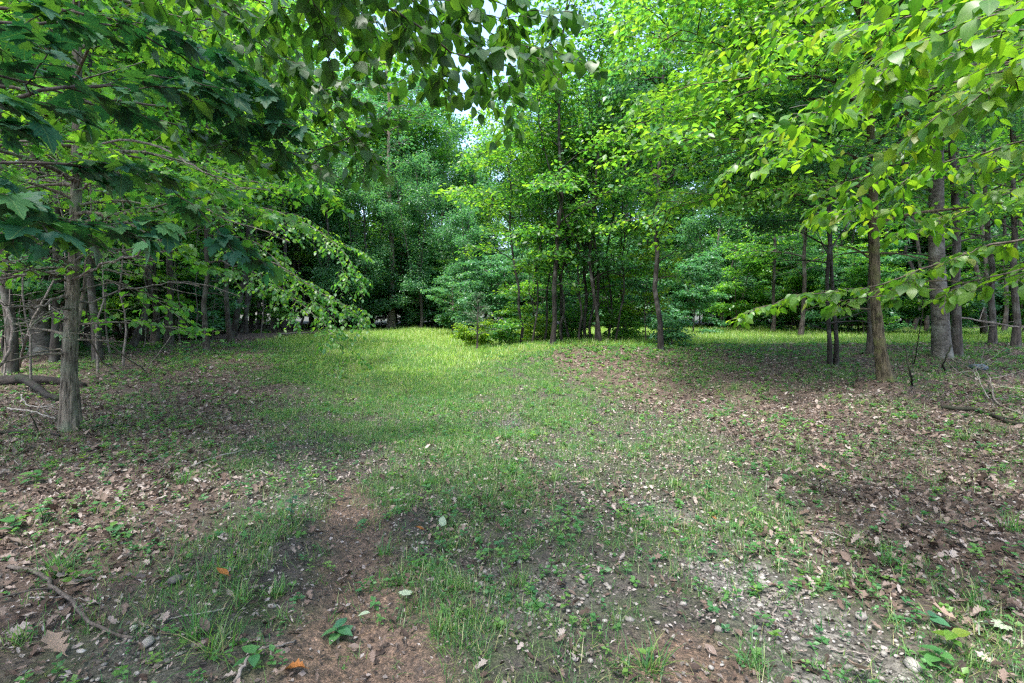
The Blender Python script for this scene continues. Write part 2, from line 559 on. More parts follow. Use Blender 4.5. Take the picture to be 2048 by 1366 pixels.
def strip_leaf(ys, ws, fold=0.25, droop=0.25, petiole=0.0, wave=0.0):
    """leaf from midrib and two margins, folded at the midrib and drooping to the tip"""
    V, T = [], []
    for y, w in zip(ys, ws):
        z = -droop * y * y
        V += [(-w, y, z + fold * w + wave * math.sin(y * 9)), (0, y, z), (w, y, z + fold * w - wave * math.sin(y * 9 + 1))]
    n = len(ys)
    for i in range(n - 1):
        a, b = i * 3, i * 3 + 3
        for s in (0, 1):
            p = (a + s, a + s + 1, b + s + 1, b + s)
            if ws[i] < 1e-4:
                T.append((a + 1, b + s + 1, b + s))
            elif ws[i + 1] < 1e-4:
                T.append((p[0], p[1], b + 1))
            else:
                T += [(p[0], p[1], p[2]), (p[0], p[2], p[3])]
    if petiole:
        k = len(V)
        V += [(-0.012, -petiole, 0.02), (0.012, -petiole, 0.02), (0.012, 0.05, 0), (-0.012, 0.05, 0)]
        T += [(k, k + 1, k + 2), (k, k + 2, k + 3)]
    return np.array(V, float), np.array(T, int)


def fan_leaf(outline, centre, fold=0.15, droop=0.3, petiole=0.3):
    V = [(centre[0], centre[1], 0.0)] + [(x, y, 0.0) for x, y in outline]
    V = np.array(V, float)
    V[:, 2] = fold * np.abs(V[:, 0]) - droop * V[:, 1] ** 2 - 0.15 * V[:, 0] ** 2 * (np.abs(V[:, 0]) > 0.3)
    n = len(outline)
    T = [(0, 1 + i, 1 + (i + 1) % n) for i in range(n)]
    k = len(V)
    V = np.vstack([V, [(-0.01, -petiole, 0.03), (0.01, -petiole, 0.03), (0.01, 0.05, 0), (-0.01, 0.05, 0)]])
    T += [(k, k + 1, k + 2), (k, k + 2, k + 3)]
    return V, np.array(T, int)


_half = [(0.0, 0.0), (0.16, -0.06), (0.34, -0.02), (0.30, 0.10), (0.50, 0.12), (0.44, 0.24), (0.58, 0.36), (0.42, 0.40), (0.47, 0.58), (0.30, 0.55), (0.20, 0.50), (0.24, 0.68), (0.14, 0.74), (0.10, 0.86), (0.0, 1.0)]
_maple = _half + [(-x, y) for x, y in _half[-2:0:-1]]
LEAF = {
    'maple': fan_leaf(_maple, (0, 0.36), 0.12, 0.25, 0.35),
    'maple2': fan_leaf([(x * 1.08, y * 0.92) for x, y in _maple], (0, 0.33), 0.05, 0.40, 0.3),
    'maple3': fan_leaf([(x * 0.95 + 0.05 * y, y) for x, y in _maple], (0, 0.36), 0.28, 0.12, 0.4),
    'maple_s': fan_leaf([(0, 0), (0.34, -0.02), (0.28, 0.14), (0.56, 0.36), (0.26, 0.48), (0, 1.0), (-0.26, 0.48), (-0.56, 0.36), (-0.28, 0.14), (-0.34, -0.02)], (0, 0.3), 0.12, 0.3, 0.3),
    'blade1': (np.array([(-0.5, 0, 0), (0.5, 0, 0), (0, 1, -0.25)], float), np.array([(0, 1, 2)])),
    'litter_far': (np.array([(-0.26, 0.1, 0.10), (0.05, 0.0, 0), (0.27, 0.45, 0.13), (0, 0.5, 0.0), (-0.22, 0.62, 0.14), (0.04, 1.0, 0.1)], float), np.array([(0, 1, 3), (1, 2, 3), (0, 3, 4), (3, 2, 5), (3, 5, 4)])),
    'ovate': strip_leaf([0, 0.12, 0.35, 0.62, 0.85, 1.0], [0, 0.22, 0.33, 0.27, 0.12, 0], 0.22, 0.22, 0.12),
    'ovate2': strip_leaf([0, 0.12, 0.35, 0.62, 0.85, 1.0], [0, 0.24, 0.36, 0.30, 0.13, 0], 0.05, 0.42, 0.12, 0.015),
    'ovate3': strip_leaf([0, 0.12, 0.35, 0.62, 0.85, 1.0], [0, 0.20, 0.30, 0.25, 0.11, 0], 0.40, 0.10, 0.12, 0.02),
    'heart': strip_leaf([-0.06, 0.06, 0.28, 0.55, 0.8, 1.0], [0.12, 0.36, 0.46, 0.38, 0.18, 0], 0.12, 0.2, 0.3),
    'heart2': strip_leaf([-0.06, 0.06, 0.28, 0.55, 0.8, 1.0], [0.12, 0.38, 0.48, 0.41, 0.2, 0], 0.02, 0.35, 0.3),
    'heart3': strip_leaf([-0.06, 0.06, 0.28, 0.55, 0.8, 1.0], [0.12, 0.34, 0.43, 0.35, 0.17, 0], 0.3, 0.1, 0.3),
    'mid': strip_leaf([0, 0.3, 0.7, 1.0], [0, 0.3, 0.26, 0], 0.2, 0.25),
    'quad': (np.array([(0, 0, 0), (0.34, 0.45, 0.06), (0, 1, -0.12), (-0.34, 0.45, 0.06)], float), np.array([(0, 1, 2), (0, 2, 3)])),
    'oak': strip_leaf([0, 0.14, 0.28, 0.36, 0.5, 0.58, 0.72, 0.82, 1.0], [0.02, 0.07, 0.24, 0.10, 0.34, 0.14, 0.30, 0.13, 0], 0.35, -0.35, 0.15, 0.03),
    'oak2': strip_leaf([0, 0.14, 0.28, 0.36, 0.5, 0.58, 0.72, 0.82, 1.0], [0.02, 0.10, 0.20, 0.13, 0.30, 0.17, 0.27, 0.15, 0], 0.65, 0.30, 0.15, 0.05),
    'beech': strip_leaf([0, 0.2, 0.45, 0.75, 1.0], [0.01, 0.2, 0.28, 0.2, 0], 0.5, -0.3, 0.1, 0.04),
    'litter': strip_leaf([0, 0.3, 0.5, 0.75, 1.0], [0.03, 0.24, 0.14, 0.27, 0], 0.5, -0.3, 0.0, 0.05),
    'blade': (np.array([(-0.5, 0, 0), (0.5, 0, 0), (-0.38, 0.5, -0.06), (0.38, 0.5, -0.06), (0, 1, -0.32)], float), np.array([(0, 1, 3), (0, 3, 2), (2, 3, 4)])),
}


def leaf_basis(rng, d, n, tilt=0.45, droop=0.3, yaw=0.5):
    """orthonormal frames for n leaves whose length axis follows d"""
    y = norm(d + rng.normal(0, yaw, (n, 3)) * [1, 1, 0.5] + [0, 0, -droop])
    up = norm(np.array([0, 0, 1.0]) + rng.normal(0, tilt, (n, 3)))
    x = norm(np.cross(y, up))
    z = np.cross(x, y)
    return x, y, z


def inst(tv, tf, pos, x, y, z, s, sx=None):
    n = len(pos)
    s = np.broadcast_to(np.asarray(s, float), (n,))[:, None, None]
    sx = s if sx is None else np.asarray(sx, float)[:, None, None]
    V = pos[:, None, :] + tv[None, :, 0:1] * x[:, None, :] * sx + (tv[None, :, 1:2] * y[:, None, :] + tv[None, :, 2:3] * z[:, None, :]) * s
    k = len(tv)
    T = tf[None] + (np.arange(n) * k)[:, None, None]
    return V.reshape(-1, 3), T.reshape(-1, 3)


def join(parts):
    V, T, o = [], [], 0
    for v, t in parts:
        V.append(v)
        T.append(t + o)
        o += len(v)
    return np.concatenate(V), np.concatenate(T)


def tube(P, r, sides=6, rough=0.0, cap=True, ridge=0.0):
    P = np.asarray(P, float)
    n = len(P)
    r = np.broadcast_to(np.asarray(r, float), (n,))
    t = norm(np.gradient(P, axis=0))
    ref = np.array([0.31, 0.87, 0.38]) if abs(t[:, 2]).mean() > 0.7 else np.array([0, 0, 1.0])
    u = norm(np.cross(t, ref))
    v = np.cross(t, u)
    a = np.arange(sides) * 2 * math.pi / sides + 1.5 * math.pi
    rr = np.broadcast_to(r[:, None], (n, sides))
    if rough:
        s = np.concatenate([[0], np.cumsum(np.linalg.norm(np.diff(P, axis=0), axis=1))])
        aa, ss = np.meshgrid(a, s)
        nz = fbm(np.cos(aa) * 3 + np.sin(aa) * 2 + 40, ss * 2.2 + np.sin(aa) * 3, 0.55, 3) - 0.5
        rr = rr * (1 + rough * nz * 2)
    if ridge:
        s = np.concatenate([[0], np.cumsum(np.linalg.norm(np.diff(P, axis=0), axis=1))])
        aa, ss = np.meshgrid(np.arange(sides) / sides, s)
        w1 = aa * 15 + 1.1 * (fbm(aa * 9, ss * 1.6, 1.0, 8) - 0.5)
        rg1 = 1 - np.abs(2 * fbm(w1, ss * 3.4, 1.0, 5, 2) - 1) * 2.2
        rr = rr * (1 + ridge * (rg1 - 0.4) + ridge * 0.8 * (fbm(aa * 50, ss * 30, 1.0, 6, 2) - 0.5))
        ph = aa * 2 * math.pi
        rr = rr * (1 + 0.16 * np.exp(-ss / 0.22) * (np.sin(ph * 3 + 1) * 0.6 + np.sin(ph * 5 + 2.2) * 0.4))
    V = P[:, None, :] + rr[..., None] * (np.cos(a)[None, :, None] * u[:, None, :] + np.sin(a)[None, :, None] * v[:, None, :])
    i = np.arange(n - 1)[:, None] * sides
    j = np.arange(sides)[None, :]
    j2 = (j + 1) % sides
    q = np.stack([i + j, i + j2, i + sides + j2, i + sides + j], -1).reshape(-1, 4)
    T = np.concatenate([q[:, [0, 1, 2]], q[:, [0, 2, 3]]])
    V = V.reshape(-1, 3)
    if cap:
        k = len(V)
        V = np.vstack([V, P[-1] + t[-1] * r[-1] * 0.7])
        b = (n - 1) * sides
        T = np.vstack([T, np.stack([b + np.arange(sides), b + (np.arange(sides) + 1) % sides, np.full(sides, k)], 1)])
    return V, T


def smooth_path(pts, n=20, wander=0.0, rng=None):
    pts = np.asarray(pts, float)
    s = np.concatenate([[0], np.cumsum(np.linalg.norm(np.diff(pts, axis=0), axis=1))])
    t = np.linspace(0, s[-1], n)
    m = np.gradient(pts, s, axis=0)
    out = np.zeros((n, 3))
    k = np.clip(np.searchsorted(s, t, side='right') - 1, 0, len(s) - 2)
    h = (s[k + 1] - s[k])[:, None]
    u = ((t - s[k]) / (s[k + 1] - s[k]))[:, None]
    out = (2 * u**3 - 3 * u**2 + 1) * pts[k] + (u**3 - 2 * u**2 + u) * h * m[k] + (-2 * u**3 + 3 * u**2) * pts[k + 1] + (u**3 - u**2) * h * m[k + 1]
    if wander and rng is not None:
        w = np.cumsum(rng.normal(0, wander, (n, 3)), axis=0)
        w -= np.linspace(0, 1, n)[:, None] * w[-1]
        out = out + w
    return out


def bough(rng, pts, r0, nside, side_len, gap, n=22, r1=0.0022, sub=4, start=0.12, wander=0.012, sag=0.18):
    """a bough with alternate side twigs; returns tubes and leaf seats (position, direction)"""
    P = smooth_path(pts, n, wander, rng)
    tubes = [tube(P, np.linspace(r0, r1, n), 6)]
    seats = []

    def along(Q, first):
        s = np.concatenate([[0], np.cumsum(np.linalg.norm(np.diff(Q, axis=0), axis=1))])
        if s[-1] < gap * 0.6:
            return
        for k, u in enumerate(np.arange(first, s[-1], gap)):
            u = min(u + rng.uniform(-0.3, 0.3) * gap, s[-1])
            q = np.array([np.interp(u, s, Q[:, c]) for c in range(3)])
            i = min(np.searchsorted(s, u), len(Q) - 1)
            tg = norm(Q[i] - Q[max(i - 1, 0)] + 1e-6)
            sd = norm(np.cross(tg, [0, 0, 1.0]) + 1e-6) * (1 if k % 2 else -1)
            seats.append((q, norm(tg * 0.5 + sd * 0.85)))
        seats.append((Q[-1], norm(Q[-1] - Q[-2])))
    L = np.linalg.norm(np.diff(P, axis=0), axis=1).sum()
    for j in range(nside):
        s = start + (0.99 - start) * (j + rng.random() * 0.8) / nside
        f = s * (n - 1)
        i = min(int(f), n - 2)
        q = P[i] + (P[i + 1] - P[i]) * (f - i)
        tg = norm(P[i + 1] - P[i])
        sd = norm(np.cross(tg, [0, 0, 1.0])) * (1 if j % 2 else -1)
        a = rng.uniform(0.55, 1.1)
        d = norm(tg * math.cos(a) + sd * math.sin(a) + [0, 0, rng.uniform(-0.25, 0.2)])
        l = side_len * (1.1 - 0.6 * s) * rng.uniform(0.5, 1.15)
        m = 7
        Q = q + np.outer(np.linspace(0, l, m), d) + np.cumsum(rng.normal(0, 0.02 * l, (m, 3)), axis=0)
        Q[0] = q
        Q[:, 2] -= sag * l * np.linspace(0, 1, m) ** 2
        tubes.append(tube(Q, np.linspace(max(r1, r0 * 0.4 * (1 - 0.6 * s)), 0.0018, m), 4, cap=False))
        along(Q, gap * 0.6)
        for k in range(rng.integers(max(1, sub - 1), sub + 2) if sub else 0):
            u = rng.uniform(0.2, 0.85) * (m - 1)
            i2 = int(u)
            q2 = Q[i2] + (Q[i2 + 1] - Q[i2]) * (u - i2)
            t2 = norm(Q[i2 + 1] - Q[i2])
            s2 = norm(np.cross(t2, [0, 0, 1.0])) * (1 if k % 2 else -1)
            d2 = norm(t2 * 0.75 + s2 * 0.7 + [0, 0, rng.uniform(-0.2, 0.15)])
            l2 = l * rng.uniform(0.25, 0.5)
            Q2 = q2 + np.outer(np.linspace(0, l2, 5), d2) + np.cumsum(rng.normal(0, 0.02 * l2, (5, 3)), axis=0)
            Q2[0] = q2
            Q2[:, 2] -= sag * l2 * np.linspace(0, 1, 5) ** 2
            tubes.append(tube(Q2, np.linspace(0.0026, 0.0015, 5), 3, cap=False))
            along(Q2, gap * 0.5)
    along(P[int(n * 0.6):], gap)
    return tubes, seats


# ------------------------------------------------------------------ tree grower (numpy, returns parts)


def grow(seed, H, r0, cb, spread, nmain, *, lean=(0, 0), up=0.5, nsub=7, per_m=14, leaf='mid', size=0.1, sides=9, wander=0.05,
         flare=1.5, tilt=0.45, droop=0.3, dead=0, droopb=0.5, prof='round', trunk_rough=0.0, segs=14, lift=0.0, azr=None, forks=0, ridge=0.0, twig_r=0.004, clump=0.16, cv=0.3, rise=0.0):
    rng = np.random.default_rng(seed)
    t = np.linspace(0, 1, segs)
    w = np.cumsum(rng.normal(0, wander, (segs, 2)), axis=0) * np.sqrt(H / 10)
    w -= w[0]
    P = np.stack([lean[0] * H * t + w[:, 0], lean[1] * H * t + w[:, 1], H * t - 0.15], 1)
    rad = r0 * ((1 - t) ** 0.75 * 0.94 + 0.06) * (1 + (flare - 1) * np.exp(-t * H / 0.28))
    if forks or trunk_rough:
        Ps = smooth_path(P, 60)
        ts = np.linspace(0, 1, 60)
        rs = r0 * ((1 - ts) ** 0.75 * 0.94 + 0.06) * (1 + (flare - 1) * np.exp(-ts * H / 0.28))
    else:
        Ps, rs = P, rad
    if ridge:
        ts = np.concatenate([np.linspace(0, 0.55, 200), np.linspace(0.56, 1, 30)])
        Ps = np.stack([np.interp(ts, np.linspace(0, 1, 60), smooth_path(P, 60)[:, k]) for k in range(3)], 1)
        rs = r0 * ((1 - ts) ** 0.75 * 0.94 + 0.06) * (1 + (flare - 1) * np.exp(-ts * H / 0.28))
    trunk = [tube(Ps, rs, sides, trunk_rough, ridge=ridge)]
    br, Lp, Ld = [], [], []

    def tp(s):
        return np.array([np.interp(s, t, P[:, k]) for k in range(3)])
    stems = [(P, t, 1.0)]
    for f in range(forks):
        s0 = rng.uniform(0.12, 0.4)
        a = rng.uniform(0, 2 * math.pi)
        q = tp(s0)
        L = H * (1 - s0) * rng.uniform(0.75, 0.95)
        pts = [q]
        for k in range(1, 6):
            u = k / 5
            pts.append(q + np.array([math.cos(a) * 0.28 * L * u ** 0.7, math.sin(a) * 0.28 * L * u ** 0.7, L * u]))
        fp = smooth_path(pts, 12, 0.05, rng)
        trunk.append(tube(fp, np.linspace(r0 * (1 - s0) * 0.62, r0 * 0.06, 12), max(5, sides - 2)))
        stems.append((fp, np.linspace(s0, 1, 12), 0.7))
    for i in range(nmain + dead):
        isdead = i >= nmain
        SP, St, sf = stems[i % len(stems)]
        s = (cb + (1 - cb) * (((i + rng.uniform(0.1, 0.9)) / nmain) ** 0.9)) if not isdead else rng.uniform(0.1, cb + 0.1)
        s = min(max(s, St[0] + 0.03), 0.985)
        u = (s - cb) / max(1e-3, 1 - cb)
        if prof == 'round':
            pr = math.sqrt(max(0.06, 1 - (1.55 * u - 0.45) ** 2)) if u > 0.29 else 0.80 + 0.7 * u
        elif prof == 'broad':
            pr = 0.62 + 0.38 * math.sin(u * 9 + seed) if u < 0.62 else 1.0 - (u - 0.62) * 1.7
        elif prof == 'cone':
            pr = 1.05 - 0.9 * u
        else:
            pr = 0.8 + 0.2 * math.sin(u * 3)
        L = spread * max(0.15, min(1.0, pr)) * rng.uniform(0.65, 1.1) * sf
        if isdead:
            L *= rng.uniform(0.25, 0.6)
        az = i * 2.39996 + rng.uniform(-0.5, 0.5)
        if azr is not None and not isdead and rng.random() < 0.7:
            az = azr[0] + rng.uniform(-1, 1) * azr[1]
        el = up + rng.uniform(-0.25, 0.25) + lift * u
        q = np.array([np.interp(s, St, SP[:, k]) for k in range(3)])
        n = 8
        pts = [q]
        for k in range(1, n):
            az += rng.uniform(-0.16, 0.16)
            el += rng.uniform(-0.1, 0.1) - droopb / n
            pts.append(pts[-1] + L / (n - 1) * np.array([math.cos(az) * math.cos(el), math.sin(az) * math.cos(el), math.sin(el)]))
        pts = np.array(pts)
        rb = min(r0 * 0.42 * (1 - s) ** 0.5 + 0.004, 0.009 + 0.011 * L)
        br.append(tube(pts, np.linspace(rb, twig_r, n), 5 if rb > 0.012 else 4))
        ns = max(2, int(round(nsub * (0.5 + 0.5 * L / spread)))) if not isdead else 2
        for j in range(ns):
            sj = 0.22 + 0.78 * (j + rng.random()) / ns
            qq = np.array([np.interp(sj, np.linspace(0, 1, n), pts[:, k]) for k in range(3)])
            kk = min(int(sj * (n - 1)), n - 2)
            tg = norm(pts[kk + 1] - pts[kk])
            sd = norm(np.cross(tg, [0, 0, 1.0]) + rng.normal(0, 0.15, 3)) * (1 if j % 2 else -1)
            a = rng.uniform(0.5, 1.05)
            dd = norm(tg * math.cos(a) + sd * math.sin(a) + [0, 0, rng.uniform(-0.15, 0.2)])
            l = (0.20 + 0.42 * (1 - 0.65 * sj)) * L * rng.uniform(0.6, 1.1)
            m = 5
            sp = qq + np.outer(np.linspace(0, l, m), dd) + np.cumsum(rng.normal(0, 0.03 * l, (m, 3)), axis=0) * np.linspace(0, 1, m)[:, None]
            sp[:, 2] -= 0.12 * droopb * l * np.linspace(0, 1, m) ** 2
            br.append(tube(sp, np.linspace(max(twig_r, rb * 0.45), twig_r * 0.7, m), 3, cap=False))
            if isdead:
                continue
            c = max(3, int(per_m * l * rng.uniform(0.7, 1.3)))
            us = rng.random(c) ** 0.8 * 0.95 + 0.08
            pp = np.stack([np.interp(us, np.linspace(0, 1, m), sp[:, k]) for k in range(3)], 1)
            sid = np.where(rng.random(c) < 0.5, 1, -1)[:, None] * norm(np.cross(dd, [0, 0, 1.0]))
            ofs = sid * np.abs(rng.normal(0, clump, (c, 1))) + rng.normal(0, clump, (c, 3)) * [0.4, 0.4, cv] + [0, 0, rise]
            Lp.append(pp + ofs)
            Ld.append(norm(dd[None] * 0.7 + sid * 0.8 + rng.normal(0, 0.3, (c, 3))))
        if not isdead:
            c = max(4, int(per_m * 0.3 * L))
            us = 0.55 + 0.45 * rng.random(c)
            pp = np.stack([np.interp(us, np.linspace(0, 1, n), pts[:, k]) for k in range(3)], 1)
            Lp.append(pp + rng.normal(0, clump * 0.6, (c, 3)))
            Ld.append(norm((pts[-1] - pts[-2])[None] + rng.normal(0, 0.6 * np.linalg.norm(pts[-1] - pts[-2]), (c, 3))))
    Lp = np.concatenate(Lp)
    Ld = np.concatenate(Ld)
    x, y, z = leaf_basis(rng, Ld, len(Lp), tilt, droop)
    tv, tf = LEAF[leaf]
    sz = size * rng.uniform(0.65, 1.2, len(Lp))
    LV, LT = inst(tv, tf, Lp, x, y, z, sz)
    rv = np.clip(rng.normal(0.45, 0.22, len(Lp)), 0, 1) * 0.98
    return dict(trunk=join(trunk), branches=join(br), leaves=(LV, LT, np.repeat(rv, len(tf))), n=len(Lp))


def tree_meshes(g, bark, leafm, name="tree"):
    return dict(trunk=mk_mesh(name + "_trunk", *g['trunk'], M[bark], smooth=True),
                branches=mk_mesh(name + "_branches", *g['branches'], M[bark] if bark != 'bark_beech' else M['bark_dark'], smooth=True),
                crown=mk_mesh(name + "_crown", g['leaves'][0], g['leaves'][1], M[leafm], rnd=g['leaves'][2]))


def put_tree(me, x, y, name, label, cat, group=None, rot=0.0, scale=1.0, z=None):
    zz = float(gz(x, y)) if z is None else z
    e = link(name, None, None, (x, y, zz), (0, 0, rot), scale)
    e.empty_display_size = 0.2
    tag(e, label, cat, group)
    link("trunk", me['trunk'], e)
    b = link("branches", me['branches'], e)
    b["kind"] = "stuff"
    c = link("crown", me['crown'], e)
    c["kind"] = "stuff"
    return e


rg = np.random.default_rng(2024)


def where(x, y):
    """what a far plant is seen behind or beside"""
    px = 1024 + x / max(y, 1.0) * F
    for lim, txt in ((130, "behind the furrowed trunk"), (450, "in the woods past the fallen log"), (640, "behind the low sweeping boughs"), (730, "at the woods corner of the meadow"), (860, "near the pale trunk beyond the meadow"),
                     (1000, "beyond the open end of the meadow"), (1240, "behind the sapling thicket"), (1420, "behind the lone sapling"), (1640, "between the lone sapling and the paired stems"),
                     (1830, "behind the leaning mossy trunk"), (9999, "behind the thick beech")):
        if px < lim:
            return txt


def placed(kind, x, y):
    w = where(x, y)
    return dict(label=kind + " " + w, group="every " + kind + " " + w)


# ------------------------------------------------------------------ background forest beyond the clearing
PROTO = {}
for k in range(4):
    g = grow(100 + k, 20 + 2 * k, 0.22, 0.07, 4.8, 56, up=0.5, nsub=11, per_m=46, leaf='quad', size=0.27, sides=8, wander=0.10, flare=1.5, droopb=0.7, prof='broad', clump=0.5, cv=0.85, lift=0.45, twig_r=0.008, tilt=0.6, forks=2)
    PROTO['edge%d' % k] = tree_meshes(g, 'bark_dark', ['leaf_cool', 'leaf_mid', 'leaf_cool', 'leaf_mid'][k], "edge_tree")
for k in range(4):
    g = grow(140 + k, 17 + 1.5 * k, 0.11, 0.34, 3.0, 26, up=0.5, nsub=8, per_m=26, leaf='quad', size=0.23, sides=7, wander=0.12, flare=1.4, dead=9, prof='broad', clump=0.4, cv=0.7, lift=0.5, twig_r=0.007, tilt=0.6)
    PROTO['pole%d' % k] = tree_meshes(g, 'bark_dark', ['leaf_mid', 'leaf_cool', 'leaf_mid', 'leaf_mid'][k], "woods_tree")
for k in range(4):
    g = grow(180 + k, 4.2 + 0.5 * k, 0.045, 0.03, 2.0, 26, up=0.45, nsub=8, per_m=70, leaf='quad', size=0.165, sides=6, wander=0.06, droopb=0.5, prof='flat', forks=2, clump=0.16, tilt=0.35, droop=0.25)
    PROTO['shrub%d' % k] = tree_meshes(g, 'twig', ['leaf_cool', 'leaf_cool', 'leaf_mid', 'leaf_cool'][k], "shrub")


def skyline(x):
    """how tall the far trees stand along the clearing: a notch of sky left of centre"""
    return float(np.interp(x, [-30, -12, -6, -3.0, -0.5, 3, 10, 30], [1.0, 0.98, 0.84, 0.70, 0.72, 0.88, 0.98, 1.0]))


pos_far = []
for row, (yy, step) in enumerate([(35.5, 4.6), (41.0, 5.0), (48.0, 5.5), (57.0, 6.5), (68.0, 8.0)]):
    for i, xx in enumerate(np.arange(-34 - row * 5, 40 + row * 5, step)):
        pos_far.append((xx + rg.uniform(-1.5, 1.5) + row * 1.7, yy + rg.uniform(-1.5, 1.5), row))
for i, (xx, yy, row) in enumerate(pos_far):
    k = 'edge%d' % rg.integers(4)
    s = skyline(xx) * rg.uniform(0.85, 1.0) * [1.0, 1.02, 1.05, 1.1, 1.2][row]
    kind = ["leafy first row tree of the far wood", "tall second row tree of the far wood", "distant tree deep in the far wood"][min(row, 2)]
    put_tree(PROTO[k], xx, yy, "broadleaf_tree", cat="tree", rot=rg.uniform(0, 6.28), scale=s, **placed(kind, xx, yy))
for i, xx in enumerate(np.concatenate([np.arange(-13, 37, 2.0), np.arange(-14, 42, 2.6), np.arange(-26, 56, 3.2), np.arange(-34, 70, 4.2)])):
    x_, y_ = xx + rg.uniform(-0.8, 0.8), (33.6 if i < 25 else 37.6 if i < 47 else 45.0 if i < 73 else 58.0) + rg.uniform(-0.9, 1.2)
    put_tree(PROTO['shrub%d' % rg.integers(4)], x_, y_, "understory_shrub", cat="shrub", **placed("blue green shrub under the far trees" if i < 47 else "shrub deep under the far trees", x_, y_), rot=rg.uniform(0, 6.28), scale=rg.uniform(0.8, 1.45) * (1.0 if i < 47 else 1.35 if i < 73 else 1.9))
g = grow(210, 21, 0.19, 0.10, 4.0, 40, lean=(-0.006, 0), up=0.4, nsub=8, per_m=20, leaf='quad', size=0.22, sides=12, wander=0.05, flare=1.9, prof='broad', clump=0.35, cv=0.6)
put_tree(tree_meshes(g, 'bark_grey', 'leaf_cool', "big_tree"), -7.7, 32.6, "forest_tree", "pale grey straight trunk beyond the meadow, wide at its foot", "tree")

# ------------------------------------------------------------------ woods on the left and right
wl = []
tries = 0
while len(wl) < 62 and tries < 4000:
    tries += 1
    yy = rg.uniform(11.5, 34)
    xm = -np.interp(yy, [11, 14, 18, 26, 34], [8.8, 10.4, 11.2, 12.2, 13.5])
    xx = xm - abs(rg.normal(0, 1)) * 6.5 - 0.2
    if xx < -yy * 1.12 - 2:
        continue
    if all((xx - a) ** 2 + (yy - b) ** 2 > 1.7 for a, b in wl):
        wl.append((xx, yy))
for xx, yy in wl:
    put_tree(PROTO['pole%d' % rg.integers(4)], xx, yy, "woodland_tree", cat="tree", **placed("slim dark woodland trunk" if yy < 22 else "thin distant woodland trunk", xx, yy), rot=rg.uniform(0, 6.28), scale=rg.uniform(0.65, 1.1))
wr = []
tries = 0
while len(wr) < 17 and tries < 3000:
    tries += 1
    yy = rg.uniform(17, 36)
    xx = np.interp(yy, [17, 24, 36], [15.5, 19, 20]) + abs(rg.normal(0, 1)) * 5
    if xx > yy * 1.12 + 2:
        continue
    if all((xx - a) ** 2 + (yy - b) ** 2 > 3 for a, b in wr):
        wr.append((xx, yy))
for xx, yy in wr:
    put_tree(PROTO['pole%d' % rg.integers(4)], xx, yy, "woodland_tree", cat="tree", **placed("slim dark woodland trunk" if yy < 24 else "thin distant woodland trunk", xx, yy), rot=rg.uniform(0, 6.28), scale=rg.uniform(0.7, 1.1))
for i in range(24):
    yy = rg.uniform(12.5, 30)
    xx = -np.interp(yy, [11, 18, 34], [10.0, 11.5, 13.5]) - abs(rg.normal(0, 1)) * 4
    put_tree(PROTO['shrub%d' % rg.integers(4)], xx, yy, "understory_shrub", cat="shrub", **placed("leafy understory shrub" if yy < 20 else "distant understory shrub", xx, yy), rot=rg.uniform(0, 6.28), scale=rg.uniform(0.5, 0.95))
for i in range(18):
    yy = rg.uniform(17, 30)
    xx = rg.uniform(13, 24)
    put_tree(PROTO['shrub%d' % rg.integers(4)], xx, yy, "understory_shrub", cat="shrub", **placed("leafy understory shrub" if yy < 24 else "distant understory shrub", xx, yy), rot=rg.uniform(0, 6.28), scale=rg.uniform(0.6, 1.0))

# unseen trees added behind and beside the viewer to shade the near ground
for i, (xx, yy) in enumerate([(-5.5, -3.5), (-2.0, -7.5), (-8.5, 1.5), (9.5, 4.2), (-9.0, 6.0), (1.5, -12.0)]):
    put_tree(PROTO['pole%d' % (i % 4)], xx, yy, "woodland_tree", "unseen forest tree added beside or behind the viewer to shade the track", "tree", "added trees shading the track", i * 1.7, 0.9)

# slim tree at the corner of the woods
def ground_at(px, d):
    x = (px - 1024) / F * d
    return x, d


def line_tree(px, d, g, bark, leafm, name, label, group=None, rot=0.0):
    x, y = ground_at(px, d)
    return put_tree(tree_meshes(g, bark, leafm, name), x, y, name, label, "tree", group, rot)


line_tree(463, 17.5, grow(301, 12, 0.085, 0.30, 2.4, 22, nsub=7, per_m=22, leaf='mid', size=0.14, sides=9, wander=0.05, dead=6, clump=0.2), 'bark_dark', 'leaf_mid', "slim_tree", "slim dark straight trunk standing alone at the corner of the woods")

